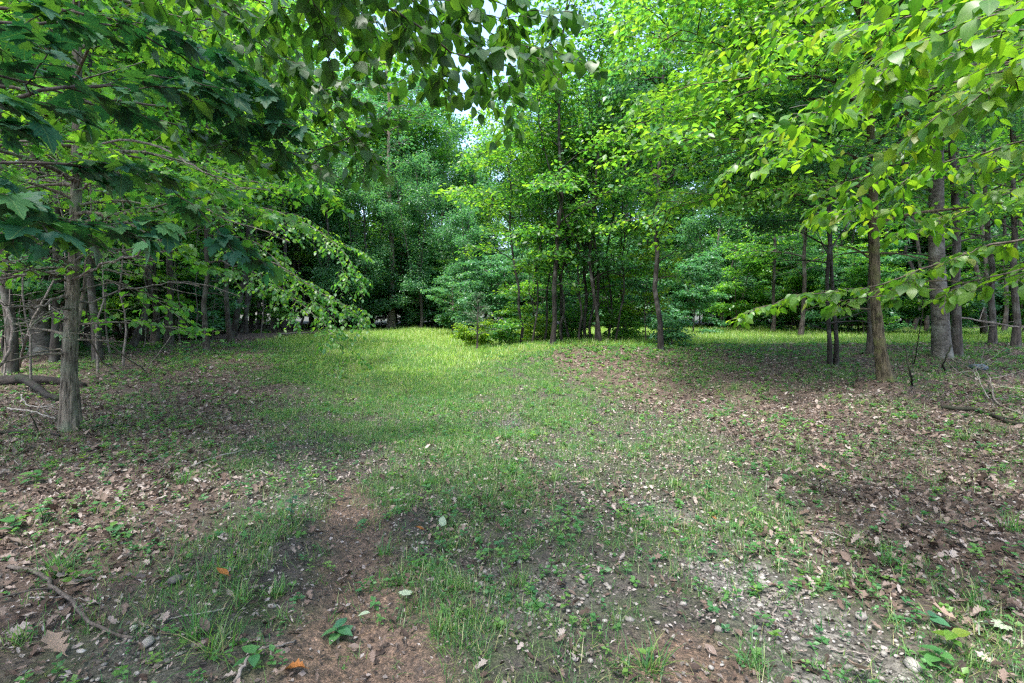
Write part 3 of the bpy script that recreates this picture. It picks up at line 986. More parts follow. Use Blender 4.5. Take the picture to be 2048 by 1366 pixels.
# ------------------------------------------------------------------ sapling thicket in the middle
GR = "saplings of the thicket in the middle"
thicket = [
    # px, depth, H, r, cb, spread, nmain, leanx, label, leafmat, forks
    (1040, 15.4, 8.0, 0.042, 0.14, 2.3, 22, -0.055, "bent dark sapling at the edge of the thicket nearest the meadow", 'leaf_mid', 0),
    (1104, 14.4, 11.0, 0.07, 0.13, 2.5, 30, 0.002, "straight dark trunk with pale lichen patches in the thicket", 'leaf_mid', 0),
    (1142, 16.2, 8.0, 0.04, 0.14, 2.0, 18, 0.01, "thin grey sapling behind the dark lichen spotted trunk", 'leaf_mid', 0),
    (1170, 15.8, 9.5, 0.052, 0.15, 2.2, 26, 0.012, "dark sapling in the midst of the thicket forking into steep limbs", 'leaf_cool', 2),
    (1192, 15.0, 10.5, 0.048, 0.18, 2.4, 22, 0.006, "black slender sapling touching its grey neighbour in the thicket", 'leaf_mid', 0),
    (1202, 14.6, 11.0, 0.05, 0.18, 2.6, 24, -0.022, "grey slender sapling touching its black neighbour in the thicket", 'leaf_mid', 1),
    (1322, 13.4, 11.5, 0.07, 0.2, 2.9, 28, -0.003, "straight sapling trunk standing apart, on the beech side of the thicket", 'leaf_cool', 0),
    (1062, 15.0, 6.0, 0.03, 0.35, 1.6, 12, 0.05, "thin stem leaning from the bent sapling toward the lichen spotted trunk", 'leaf_mid', 1),
    (1128, 15.2, 7.0, 0.035, 0.3, 1.7, 12, 0.06, "thin black stem leaning across the middle of the thicket", 'leaf_mid', 1),
    (1158, 14.9, 6.0, 0.035, 0.3, 1.6, 12, 0.05, "short dark stem leaning against the forked sapling", 'leaf_cool', 2),
    (1228, 15.3, 7.0, 0.03, 0.3, 1.6, 12, 0.05, "thin stem leaning outward beyond the grey slender sapling", 'leaf_mid', 1),
    (1086, 16.0, 7.5, 0.035, 0.4, 1.6, 12, 0.0, "thin upright stem just before the lichen spotted trunk", 'leaf_mid', 1),
    (1120, 16.6, 8.0, 0.045, 0.4, 1.7, 12, 0.02, "grey stem in the gap behind the lichen spotted trunk", 'leaf_mid', 1),
    (1182, 15.6, 8.5, 0.04, 0.4, 1.7, 12, -0.02, "dark stem leaning back toward the middle of the thicket", 'leaf_mid', 1),
    (1214, 16.0, 7.5, 0.032, 0.4, 1.6, 12, 0.03, "thin upright stem on the beech side of the grey sapling", 'leaf_mid', 1),
    (1255, 17.5, 9.0, 0.05, 0.25, 2.2, 18, 0.0, "thin pale stem behind the thicket toward the lone sapling", 'leaf_mid', 0),
]
for i, (px, d, H, r, cb, spd, nm, ln, lab, lm, fk) in enumerate(thicket):
    g = grow(400 + i, H, r, cb, spd, nm, lean=(ln, 0.0), up=0.65, nsub=8, per_m=44, leaf='quad', size=0.135, sides=9, wander=0.075, flare=1.35, forks=fk, dead=5, tilt=0.5, droop=0.3, prof='broad', clump=0.2, cv=0.35, droopb=0.9)
    line_tree(px, d, g, 'bark_black', lm, "sapling", lab, GR)

bush_specs = [
    (950, 15.6, 0.55, 0.65, 'leaf_yellow', "low yellow green bush at the meadow end of the thicket"),
    (1012, 15.2, 0.7, 0.6, 'leaf_mid', "dark green bush at the foot of the bent sapling"),
    (1075, 16.8, 0.8, 0.8, 'leaf_yellow', "yellow green bush behind the lichen spotted trunk"),
    (1150, 17.2, 1.1, 1.0, 'leaf_mid', "green bush behind the middle of the thicket"),
    (1292, 15.8, 3.6, 1.25, 'leaf_yellow', "tall yellow green bush beside the lone sapling"),
    (1240, 16.2, 1.0, 0.9, 'leaf_mid', "leafy bush between the grey sapling and the tall yellow bush"),
    (1345, 14.4, 0.7, 0.7, 'leaf_cool', "small bush at the foot of the lone sapling"),
]
for i, (px, d, H, sp, lm, lab) in enumerate(bush_specs):
    g = grow(450 + i, H * 1.15, 0.022, 0.06, sp * 0.9, 22, up=0.6, nsub=7, per_m=80 if H < 2 else 60, leaf='quad', size=0.10, sides=5, wander=0.03, forks=2, prof='flat', clump=0.1, tilt=0.5)
    x, y = ground_at(px, d)
    put_tree(tree_meshes(g, 'twig', lm, "bush"), x, y, "bush", lab, "bush", "bushes of the thicket")

for i, (px, d, sc_) in enumerate([(690, 34.2, 0.7), (735, 33.6, 0.6), (765, 35.0, 0.7), (815, 34.0, 0.6), (905, 24, 0.7), (985, 21, 0.75), (1070, 20, 0.8), (1165, 21, 0.85), (1250, 20.5, 0.8), (1390, 23, 0.8), (1475, 26, 0.9), (1585, 27, 0.9), (1700, 24, 0.8), (1120, 18.6, 0.5), (1215, 18.2, 0.55)]):
    x, y = ground_at(px, d)
    put_tree(PROTO['shrub%d' % (i % 4)], x, y, "understory_shrub", cat="shrub", **placed("broad leaved shrub at the clearing", x, y), rot=i * 1.3, scale=sc_)

for i, (px, d, sc_, k_, lab) in enumerate([(722, 30.5, 0.50, 0, "low leafy tree filling the gap before the pale far trunk"), (842, 31.0, 0.44, 2, "low leafy tree just beyond the pale far trunk"),
                                         (925, 28.5, 0.36, 0, "broad blue green tree at the meadow end, left of the thicket"), (655, 29.0, 0.46, 2, "low blue green tree at the woods corner of the meadow"),
                                         (1445, 30.0, 0.42, 0, "low blue green tree across the clearing right of the lone sapling"), (1640, 29.5, 0.46, 2, "low leafy tree across the clearing behind the paired stems")]):
    x, y = ground_at(px, d)
    put_tree(PROTO['edge%d' % k_], x, y, "understory_tree", lab, "tree", None, i * 2.1, sc_)

# young juniper beside the meadow
g = grow(480, 1.75, 0.028, 0.28, 0.62, 22, up=0.7, nsub=6, per_m=60, leaf='quad', size=0.05, sides=6, wander=0.01, prof='cone', clump=0.045, tilt=1.0, droop=0.0)
LVt = g['leaves']
x, y = ground_at(954, 14.2)
put_tree(tree_meshes(g, 'bark_dark', 'juniper', "juniper"), x, y, "young_juniper", "young feathery juniper with a bare stem beside the meadow", "shrub")

# ------------------------------------------------------------------ larger single trees
# left: furrowed trunk near the camera
g = grow(501, 9.5, 0.07, 0.24, 3.4, 30, lean=(0.012, 0.0), up=0.30, nsub=8, per_m=40, leaf='maple_s', size=0.095, sides=72, wander=0.03, flare=1.9, dead=26, ridge=0.12, trunk_rough=0.04, segs=12, tilt=0.45, droop=0.35, clump=0.13, droopb=0.5, prof='round')
ft = line_tree(138, 6.1, g, 'bark_grey', 'leaf_mid', "furrowed_tree", "furrowed grey brown trunk in front of the fallen log")
rb_ = np.random.default_rng(5011)
fo = np.array(ft.location)
for k_, (pts, r_) in enumerate([
        ([(150, 585, 6.1), (110, 596, 5.8), (50, 598, 5.5), (-30, 604, 5.2)], 0.022), ([(150, 560, 6.1), (200, 540, 5.8), (260, 505, 5.5), (330, 470, 5.2), (400, 452, 5.0)], 0.02),
        ([(150, 540, 6.1), (80, 540, 5.8), (20, 548, 5.6), (-30, 560, 5.5)], 0.02), ([(152, 490, 6.1), (90, 478, 5.8), (30, 490, 5.5), (-30, 500, 5.3)], 0.016),
        ([(152, 520, 6.1), (210, 500, 6.2), (280, 495, 6.3), (350, 500, 6.4)], 0.016), ([(155, 345, 6.1), (110, 330, 5.7), (50, 325, 5.4), (-30, 322, 5.1)], 0.022),
        ([(155, 360, 6.1), (110, 345, 5.8), (60, 350, 5.6), (0, 362, 5.4)], 0.018), ([(158, 380, 6.1), (220, 350, 5.6), (300, 370, 5.2), (420, 420, 4.9), (560, 470, 4.7)], 0.018),
        ([(158, 300, 6.1), (230, 280, 5.8), (330, 300, 5.5), (430, 350, 5.2), (540, 380, 5.0)], 0.018), ([(150, 610, 6.1), (180, 600, 6.3), (260, 570, 6.6), (360, 560, 7.0), (480, 590, 7.4)], 0.013),
        ([(146, 640, 6.1), (100, 625, 5.9), (50, 640, 5.7)], 0.012)]):
    tb, st = bough(rb_, [W(*p) for p in pts], r_, 9, 0.45, 0.2, r1=0.003, sub=2, start=0.15, wander=0.02, sag=0.05)
    V, T = join(tb)
    link("dead_bough", mk_mesh("dead_bough", V - fo, T, M['stick'], smooth=True), ft)
g = grow(502, 3.6, 0.035, 0.35, 1.5, 12, lean=(0.06, 0.02), up=0.2, nsub=6, per_m=22, leaf='ovate', size=0.1, sides=7, wander=0.03, dead=4, clump=0.12)
line_tree(158, 6.5, g, 'bark_grey', 'leaf_mid', "young_tree", "thin stem growing close beside the furrowed grey brown trunk")
g = grow(503, 16, 0.19, 0.22, 4.8, 32, lean=(0.004, 0.0), up=0.45, nsub=8, per_m=42, leaf='quad', size=0.14, sides=40, wander=0.05, flare=1.5, ridge=0.02, dead=5, trunk_rough=0.04, forks=2, clump=0.22, azr=(-0.6, 1.2))
line_tree(84, 12.4, g, 'bark_beech', 'leaf_mid', "grey_beech", "thick smooth grey trunk behind the fallen log")
g = grow(504, 12, 0.075, 0.3, 2.6, 20, lean=(-0.004, 0), nsub=7, per_m=40, leaf='quad', size=0.13, sides=10, wander=0.05, dead=6, clump=0.2)
line_tree(108, 11.9, g, 'bark_dark', 'leaf_mid', "slim_tree", "slim black trunk touching the thick smooth grey trunk")
for px, d, s in ((178, 14.5, 511), (308, 16.5, 512), (338, 15.5, 513), (20, 10.5, 514), (262, 19, 515)):
    g = grow(s, 13, 0.10, 0.34, 2.8, 20, nsub=7, per_m=40, leaf='quad', size=0.13, sides=10, wander=0.06, dead=8, clump=0.22)
    lab = {511: "dark trunk half hidden behind the furrowed trunk", 512: "dark trunk at the front of the woods, next to a close twin", 513: "dark trunk at the front of the woods with pale lichen at its foot",
           514: "dark trunk at the picture edge behind the curved pale limb", 515: "dark trunk deeper between the furrowed trunk and the twin trunks"}[s]
    line_tree(px, d, g, 'bark_dark', 'leaf_mid', "forest_tree", lab, "dark trunks at the front of the woods")

for k in range(2):
    g = grow(560 + k, 5.5, 0.022, 0.45, 1.1, 10, lean=(0.03 * (1 - 2 * k), 0.0), up=0.6, nsub=5, per_m=26, leaf='quad', size=0.11, sides=6, wander=0.06, dead=9, clump=0.14)
    PROTO['whip%d' % k] = tree_meshes(g, 'stick', 'leaf_mid', "whip")
for i, (px, d) in enumerate([(8, 9.5), (42, 12.0), (62, 8.8), (128, 9.6), (196, 10.5), (222, 13.0), (246, 11.2), (285, 14.5), (360, 16.0), (395, 17.5), (425, 19.0), (15, 14.0), (150, 13.5), (520, 22.0), (330, 20.0)]):
    x, y = ground_at(px, d)
    put_tree(PROTO['whip%d' % (i % 2)], x, y, "thin_sapling", cat="tree", **placed("thin bare grey sapling" if d < 12.5 else "farther thin bare sapling", x, y), rot=i * 1.9, scale=0.75 + 0.05 * (i % 7))

# right: mossy trunk, beech and the trees around them
g = grow(521, 10, 0.088, 0.28, 4.6, 34, lean=(-0.022, 0.0), up=0.4, nsub=9, per_m=60, leaf='quad', size=0.125, azr=(3.3, 1.3), cv=0.5, sides=72, wander=0.03, flare=2.0, dead=8, trunk_rough=0.05, ridge=0.14, clump=0.16)
line_tree(1772, 9.0, g, 'bark_mossy', 'leaf_mid', "mossy_tree", "leaning brown trunk with mossy bark standing before the beech")
g = grow(522, 15, 0.175, 0.26, 4.8, 32, lean=(-0.004, 0.0), up=0.45, nsub=8, per_m=46, leaf='quad', size=0.14, sides=48, wander=0.012, flare=1.4, ridge=0.015, dead=5, trunk_rough=0.03, clump=0.2)
line_tree(1884, 11.8, g, 'bark_beech', 'leaf_mid', "grey_beech", "thick pale grey beech trunk behind the leaning mossy one")
g = grow(523, 13, 0.10, 0.34, 3.0, 20, lean=(0.0, 0.0), up=0.5, nsub=7, per_m=42, leaf='quad', size=0.14, sides=12, wander=0.03, dead=6, clump=0.2)
line_tree(1912, 12.4, g, 'bark_dark', 'leaf_cool', "forest_tree", "darker trunk pressed against the thick pale beech")
g = grow(524, 11, 0.09, 0.32, 2.8, 20, lean=(0.0, 0.0), up=0.5, nsub=7, per_m=42, leaf='quad', size=0.14, sides=12, wander=0.03, dead=6, clump=0.2)
line_tree(1742, 12.6, g, 'bark_dark', 'leaf_mid', "forest_tree", "dark trunk just behind the leaning mossy one")
for px, sd, ln, lab in ((1660, 525, -0.045, "slimmer stem of the pair with a mossy foot"), (1672, 526, -0.03, "thicker stem of the pair with a mossy foot")):
    g = grow(sd, 9.0, 0.045, 0.28, 3.4, 24, lean=(ln, 0), up=0.45, nsub=8, per_m=60, leaf='quad', size=0.13, azr=(3.3, 1.2), cv=0.5, sides=9, wander=0.03, dead=5, clump=0.15, flare=1.5)
    line_tree(px, 11.2, g, 'bark_black', 'leaf_cool', "slim_tree", lab, "pair of slim stems")
for px, d, s, lab in ((1545, 25, 531, "small dark tree across the clearing left of the paired stems"), (1985, 16, 532, "slim trunk behind the beech toward the picture edge"), (2030, 14.5, 533, "dark trunk at the picture edge beyond the bare branches"), (1600, 21, 534, "leafy tree behind the paired stems across the clearing")):
    g = grow(s, 11, 0.09, 0.25, 3.0, 24, nsub=7, per_m=46, leaf='quad', size=0.15, sides=9, wander=0.06, dead=6, clump=0.2)
    line_tree(px, d, g, 'bark_dark', 'leaf_cool' if s % 2 else 'leaf_mid', "forest_tree", lab, "trees around the clearing behind the paired stems")

# hornbeam whose low boughs sweep over the meadow edge
g = grow(541, 9, 0.07, 0.42, 3.4, 18, lean=(0.01, 0.0), up=0.30, nsub=8, per_m=42, leaf='quad', size=0.115, sides=9, wander=0.04, dead=10, clump=0.15, cv=0.2, droopb=0.75, azr=(0.0, 1.3), prof='flat', tilt=0.35, droop=0.2)
x, y = -8.1, 13.6
lb = put_tree(tree_meshes(g, 'bark_dark', 'leaf_mid', "hornbeam"), x, y, "low_branched_tree", "tree whose low drooping boughs sweep over the meadow edge", "tree")
rb_ = np.random.default_rng(5411)
fo = np.array(lb.location)
for pts, r_, ns, sl in [([(415, 480, 13.4), (500, 500, 12.6), (580, 540, 12.0), (650, 590, 11.6), (735, 650, 11.2)], 0.03, 20, 1.5),
                        ([(415, 520, 13.4), (500, 540, 12.5), (580, 590, 11.8), (650, 650, 11.2), (695, 720, 10.8)], 0.03, 20, 1.3),
                        ([(415, 430, 13.4), (520, 420, 12.6), (620, 450, 12.0), (700, 520, 11.6), (730, 580, 11.4)], 0.03, 20, 1.5),
                        ([(415, 470, 13.4), (510, 490, 12.6), (590, 560, 12.0), (660, 640, 11.6)], 0.02, 14, 1.0)]:
    tb, st = bough(rb_, [W(*p) for p in pts], r_, ns, sl, 0.085, n=26, r1=0.004, sub=4, start=0.15, wander=0.03, sag=0.25)
    V, T = join(tb)
    link("bough", mk_mesh("bough", V - fo, T, M['bark_dark'], smooth=True), lb)
    ps = np.array([q[0] for q in st]) - fo
    x_, y_, z_ = leaf_basis(rb_, np.array([q[1] for q in st]), len(ps), 0.35, 0.25, 0.4)
    V, T = inst(*LEAF['mid'], ps, x_, y_, z_, 0.105 * rb_.uniform(0.7, 1.2, len(ps)))
    link("leaves", mk_mesh("leaves", V, T, M['leaf_mid'], rnd=np.repeat(rb_.random(len(ps)), len(LEAF['mid'][1]))), lb)["kind"] = "stuff"

# ------------------------------------------------------------------ near boughs: every leaf its own mesh object
LEAFMESH = {}


def leaf_mesh(kind, mat):
    key = (kind, mat)
    if key not in LEAFMESH:
        tv, tf = LEAF[kind]
        LEAFMESH[key] = mk_mesh("leaf_" + kind, tv, tf, M[mat], rnd=np.zeros(len(tf)), smooth=True)
    return LEAFMESH[key]


def near_tree(name, label, seed, trunk_pts, trunk_r, boughs, kinds, mat, size, tilt, droop, bark='bark_dark', nparts=300, extra=None, yaw=0.35):
    """tree beside or behind the camera with boughs reaching into view"""
    rng = np.random.default_rng(seed)
    base = np.asarray(trunk_pts[0], float)
    e = link(name, None, None, tuple(base))
    e.empty_display_size = 0.2
    tag(e, label, "tree")
    p1, p0 = np.asarray(trunk_pts[-1], float), np.asarray(trunk_pts[0], float)
    top = p1 + (p1 - p0) * [0.4, 0.4, 0.8]
    trunk_pts = list(trunk_pts) + [tuple(top)]
    Ht = top[2] - base[2]
    gu = grow(seed + 7, Ht, trunk_r * 0.5, 0.56, 2.7, 18, lean=((top[0] - p0[0]) / Ht, (top[1] - p0[1]) / Ht), up=0.5, nsub=7, per_m=13, leaf='quad', size=0.12, wander=0.01, clump=0.25, cv=0.6)  # leafy top added above the view to shade the near ground
    TP = smooth_path(trunk_pts, 26, 0.01, rng)
    rr = np.linspace(trunk_r, trunk_r * 0.35, 26)
    rr[:3] *= [1.4, 1.2, 1.06]
    V, T = tube(TP, rr, 14, 0.05)
    link("trunk", mk_mesh("trunk", V - base, T, M[bark], smooth=True), e)
    link("branches", mk_mesh("branches", *gu['branches'], M[bark], smooth=True), e)["kind"] = "stuff"
    link("upper_shade_crown", mk_mesh("upper_shade_crown", gu['leaves'][0], gu['leaves'][1], M.get(mat + "_plain", M[mat]), rnd=gu['leaves'][2]), e)["kind"] = "stuff"
    seats = []
    for bpts, r0, ns, sl, gap in boughs:
        k = int(np.argmin(np.linalg.norm(TP - np.asarray(bpts[0]), axis=1) + 0.0 * TP[:, 2]))
        # leave the trunk a little below the first given point
        z0 = np.asarray(bpts[0])[2] - 0.35
        k = int(np.argmin(np.abs(TP[:, 2] - z0)))
        pts = np.vstack([TP[k], np.asarray(bpts)])
        L0 = np.linalg.norm(pts[1] - pts[0])
        Lt = L0 + np.linalg.norm(np.diff(pts[1:], axis=0), axis=1).sum()
        tb, st = bough(rng, pts, r0, ns, sl, gap, n=30, start=min(0.75, L0 / Lt * 0.85))
        V, T = join(tb)
        link("bough", mk_mesh("bough", V - base, T, M['twig'], smooth=True), e)
        seats += st
    pos = np.array([s[0] for s in seats])
    dr = np.array([s[1] for s in seats])
    n = len(pos)
    x, y, z = leaf_basis(rng, dr, n, tilt, droop, yaw)
    sz = size * rng.uniform(0.5, 1.2, n)
    inview = (pos[:, 1] > 0.4) & (np.abs(pos[:, 0]) < pos[:, 1] * 1.03 + 0.05) & (pos[:, 2] < CAMZ + 0.64 * pos[:, 1])
    order = np.argsort(np.where(inview, -sz / np.maximum(pos[:, 1], 0.3), 1.0))
    pick = [i for i in order[:nparts] if inview[i]]
    rest = np.array([i for i in range(n) if i not in set(pick)], int)
    for i in pick:
        m4 = Matrix(((x[i, 0] * sz[i], y[i, 0] * sz[i], z[i, 0] * sz[i], pos[i, 0] - base[0]), (x[i, 1] * sz[i], y[i, 1] * sz[i], z[i, 1] * sz[i], pos[i, 1] - base[1]), (x[i, 2] * sz[i], y[i, 2] * sz[i], z[i, 2] * sz[i], pos[i, 2] - base[2]), (0, 0, 0, 1)))
        o = link("leaf", leaf_mesh(kinds[rng.integers(len(kinds))], mat), e)
        o.matrix_basis = m4
    if len(rest):
        tv, tf = LEAF[kinds[0]]
        V, T = inst(tv, tf, pos[rest] - base, x[rest], y[rest], z[rest], sz[rest])
        c = link("crown", mk_mesh("crown", V, T, M.get(mat + "_plain", M[mat]), rnd=np.repeat(rng.random(len(rest)), len(tf))), e)
        c["kind"] = "stuff"
    print(name, "leaves", n, "parts", len(pick))
    return e


def gpt(x, y, dz=-0.1):
    return (x, y, float(gz(x, y)) + dz)


# maple beside the camera on the left
near_tree("maple_tree", "maple with big dark blue green lobed leaves reaching in at the upper left", 601,
          [gpt(-3.1, 1.5), (-3.05, 1.5, 1.2), (-2.95, 1.55, 2.6), (-2.85, 1.6, 4.0)], 0.10,
          [([W(-60, 250, 1.9), W(70, 215, 2.0), W(220, 195, 2.15), W(350, 170, 2.3), W(480, 235, 2.5), W(590, 290, 2.7)], 0.014, 13, 0.55, 0.062),
           ([W(-70, 60, 2.0), W(90, 60, 2.1), W(260, 60, 2.3), W(400, 130, 2.5), W(520, 190, 2.7)], 0.012, 11, 0.5, 0.062),
           ([W(-80, 430, 1.7), W(40, 440, 1.8), W(150, 450, 1.95), W(290, 440, 2.1)], 0.010, 8, 0.40, 0.062),
           ([W(-60, 330, 2.3), W(120, 330, 2.4), W(260, 340, 2.6), W(420, 440, 2.8), W(500, 500, 2.9)], 0.011, 9, 0.45, 0.065)],
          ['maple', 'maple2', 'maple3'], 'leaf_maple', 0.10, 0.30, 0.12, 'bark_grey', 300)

# redbud reaching over the camera
near_tree("redbud_tree", "redbud whose round heart shaped leaves hang across the top of the picture", 611,
          [gpt(-2.3, -0.5), (-2.2, -0.45, 1.4), (-2.0, -0.35, 2.7), (-1.7, -0.2, 4.0)], 0.09,
          [([W(520, -90, 1.7), W(740, 5, 1.9), W(850, 75, 2.1), W(990, 125, 2.35), W(1110, 150, 2.6)], 0.012, 14, 0.55, 0.046),
           ([W(640, -150, 1.8), W(860, -50, 2.0), W(1000, 0, 2.2), W(1130, 40, 2.5)], 0.010, 11, 0.5, 0.046),
           ([W(300, -60, 2.2), W(440, 30, 2.4), W(560, 120, 2.6), W(650, 200, 2.8), W(740, 330, 3.0)], 0.011, 13, 0.6, 0.05),
           ([W(300, 260, 2.7), W(470, 300, 2.8), W(620, 315, 2.9), W(700, 282, 3.0), W(790, 215, 3.1)], 0.010, 11, 0.5, 0.05),
           ([W(560, -70, 2.6), W(760, 40, 2.8), W(880, 150, 3.0), W(960, 230, 3.1)], 0.010, 12, 0.55, 0.05),
           ([W(700, -160, 2.1), W(860, -60, 2.3), W(960, 30, 2.5), W(1060, 90, 2.7), W(1150, 110, 2.9)], 0.010, 13, 0.5, 0.046),
           ([W(620, -110, 2.6), W(760, -20, 2.8), W(900, 60, 3.0), W(1010, 170, 3.2), W(1040, 230, 3.3)], 0.010, 13, 0.55, 0.05),
           ([W(420, -120, 2.0), W(560, -20, 2.2), W(690, 60, 2.4), W(800, 110, 2.6)], 0.010, 12, 0.5, 0.046),
           ([W(380, -40, 3.0), W(520, 60, 3.2), W(640, 140, 3.4), W(760, 170, 3.6), W(880, 110, 3.7)], 0.011, 13, 0.6, 0.055)],
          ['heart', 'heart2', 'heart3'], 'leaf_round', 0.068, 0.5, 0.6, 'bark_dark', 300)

# oak beyond the maple, its boughs filling the upper left
near_tree("oak_tree", "oak with lobed light green leaves on boughs between the maple and the redbud", 616,
          [gpt(-5.6, 3.6), (-5.5, 3.6, 1.5), (-5.35, 3.65, 3.0), (-5.2, 3.7, 5.0)], 0.12,
          [([W(-120, 20, 3.9), W(120, 20, 4.1), W(320, 60, 4.4), W(520, 110, 4.8), W(700, 190, 5.2)], 0.022, 15, 0.9, 0.058),
           ([W(-120, 180, 3.9), W(120, 190, 4.1), W(330, 210, 4.4), W(520, 280, 4.8), W(680, 400, 5.2)], 0.020, 15, 0.85, 0.058),
           ([W(-120, 300, 3.9), W(120, 290, 4.1), W(300, 330, 4.4), W(450, 400, 4.8), W(600, 440, 5.1)], 0.018, 14, 0.75, 0.058),
           ([W(-60, -120, 4.1), W(260, -60, 4.4), W(520, 0, 4.8), W(760, 60, 5.2), W(900, 140, 5.5)], 0.02, 15, 0.9, 0.058),
           ([W(-120, 400, 4.0), W(100, 420, 4.3), W(280, 470, 4.7), W(430, 540, 5.1)], 0.014, 10, 0.55, 0.065)],
          ['maple3', 'maple', 'maple2'], 'leaf_mid', 0.092, 0.42, 0.3, 'bark_grey', 300)

# dogwood beside the camera on the right
near_tree("dogwood_tree", "dogwood with bright yellow green oval leaves filling the upper right corner", 621,
          [gpt(4.9, 2.4), (4.8, 2.45, 1.4), (4.65, 2.5, 2.8), (4.4, 2.5, 4.4)], 0.10,
          [([W(2120, 50, 2.28), W(1960, 70, 2.28), W(1820, 120, 2.40), W(1690, 200, 2.76), W(1560, 320, 3.24)], 0.011, 13, 0.5, 0.05),
           ([W(2140, 190, 2.28), W(2040, 210, 2.40), W(1910, 245, 2.58), W(1780, 330, 2.88), W(1650, 420, 3.36)], 0.011, 13, 0.5, 0.05),
           ([W(2160, 270, 2.52), W(2040, 295, 2.64), W(1890, 330, 2.88), W(1760, 400, 3.24), W(1610, 440, 3.72)], 0.010, 12, 0.5, 0.05),
           ([W(2130, -60, 2.40), W(1940, -20, 2.52), W(1760, 40, 2.88), W(1600, 80, 3.36), W(1480, 130, 3.96)], 0.010, 13, 0.55, 0.05),
           ([W(2130, -140, 2.64), W(1900, -70, 3.12), W(1700, 0, 3.72), W(1520, 60, 4.44), W(1400, 150, 5.16)], 0.012, 14, 0.65, 0.055),
           ([W(2130, 120, 2.88), W(1940, 150, 3.24), W(1760, 210, 3.72), W(1580, 260, 4.32), W(1440, 360, 4.92)], 0.011, 14, 0.6, 0.055),
           ([W(2120, 380, 2.88), W(2010, 420, 3.12), W(1880, 450, 3.48), W(1760, 470, 3.84)], 0.008, 8, 0.35, 0.055),
           ([W(2130, 20, 1.75), W(2040, 30, 1.8), W(1930, 60, 1.9), W(1830, 110, 2.0), W(1740, 180, 2.2)], 0.009, 12, 0.42, 0.05),
           ([W(2140, 130, 1.85), W(2050, 140, 1.9), W(1950, 180, 2.0), W(1860, 250, 2.15)], 0.009, 11, 0.4, 0.05),
           ([W(2130, -90, 1.9), W(2000, -60, 2.0), W(1870, -10, 2.15), W(1740, 60, 2.4)], 0.009, 12, 0.45, 0.05)],
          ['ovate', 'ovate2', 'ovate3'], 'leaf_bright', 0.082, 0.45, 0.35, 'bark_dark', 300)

near_tree("sourwood_tree", "small tree whose long low bough of oval leaves crosses before the mossy trunk", 631,
          [gpt(4.9, 3.3), (4.85, 3.3, 1.0), (4.75, 3.35, 2.0), (4.6, 3.4, 3.2)], 0.07,
          [([W(2200, 440, 3.1), W(2048, 488, 3.2), W(1930, 505, 3.35), W(1830, 545, 3.5), W(1740, 572, 3.7), W(1600, 590, 4.0), W(1460, 640, 4.3)], 0.013, 14, 0.55, 0.06),
           ([W(2200, 500, 3.0), W(2048, 522, 3.1), W(1900, 572, 3.35), W(1750, 592, 3.6), W(1640, 605, 3.8)], 0.011, 8, 0.4, 0.065),
           ([W(2180, 540, 2.6), W(2060, 548, 2.7), W(1990, 565, 2.8), W(1930, 590, 2.9)], 0.006, 6, 0.28, 0.06)],
          ['ovate', 'ovate2', 'ovate3'], 'leaf_bright', 0.085, 0.42, 0.3, 'bark_dark', 240)

# ------------------------------------------------------------------ dead wood


def stick_path(pts):
    return np.array([W(*p) for p in pts]) if len(pts[0]) == 3 else np.array(pts)


def on_ground(pts, lift):
    """photograph pixels on the ground -> points, lifted by lift metres"""
    out = []
    for px, py in pts:
        d = 3.0
        for _ in range(60):
            x = (px - 1024) / F * d
            zz = float(gz(x, d))
            d2 = (CAMZ - zz - lift) * F / max(py - HOR, 6.0)
            d = 0.6 * d + 0.4 * d2
        x = (px - 1024) / F * d
        out.append((x, d, float(gz(x, d)) + lift))
    return np.array(out)


def stick(name, label, pts, r0, r1, mat, cat="stick", group=None, side=0, seed=1, sides=7, wander=0.008, rough=0.08):
    rng = np.random.default_rng(seed)
    P = smooth_path(pts, 22, wander, rng)
    base = P[0].copy()
    parts = [tube(P - base, np.linspace(r0, r1, 22), sides, rough)]
    o = link(name, mk_mesh(name, *parts[0], M[mat], smooth=True), None, tuple(base))
    tag(o, label, cat, group)
    for k in range(side):
        i = rng.integers(5, 19)
        tg = norm(P[i + 1] - P[i])
        d = norm(tg + rng.normal(0, 0.7, 3) * [1, 1, 0.5] + [0, 0, 0.2])
        l = np.linalg.norm(P[-1] - P[0]) * rng.uniform(0.15, 0.4)
        Q = P[i] + np.outer(np.linspace(0, l, 6), d) + np.cumsum(rng.normal(0, 0.02 * l, (6, 3)), axis=0)
        Q[0] = P[i]
        g0 = gz(Q[:, 0], Q[:, 1]) + 0.01
        Q[:, 2] = np.maximum(Q[:, 2], g0)
        link("twig", mk_mesh("twig", *tube(Q - base, np.linspace((r0 + r1) * 0.3, r1 * 0.4, 6), 5), M[mat], smooth=True), o)
    return o


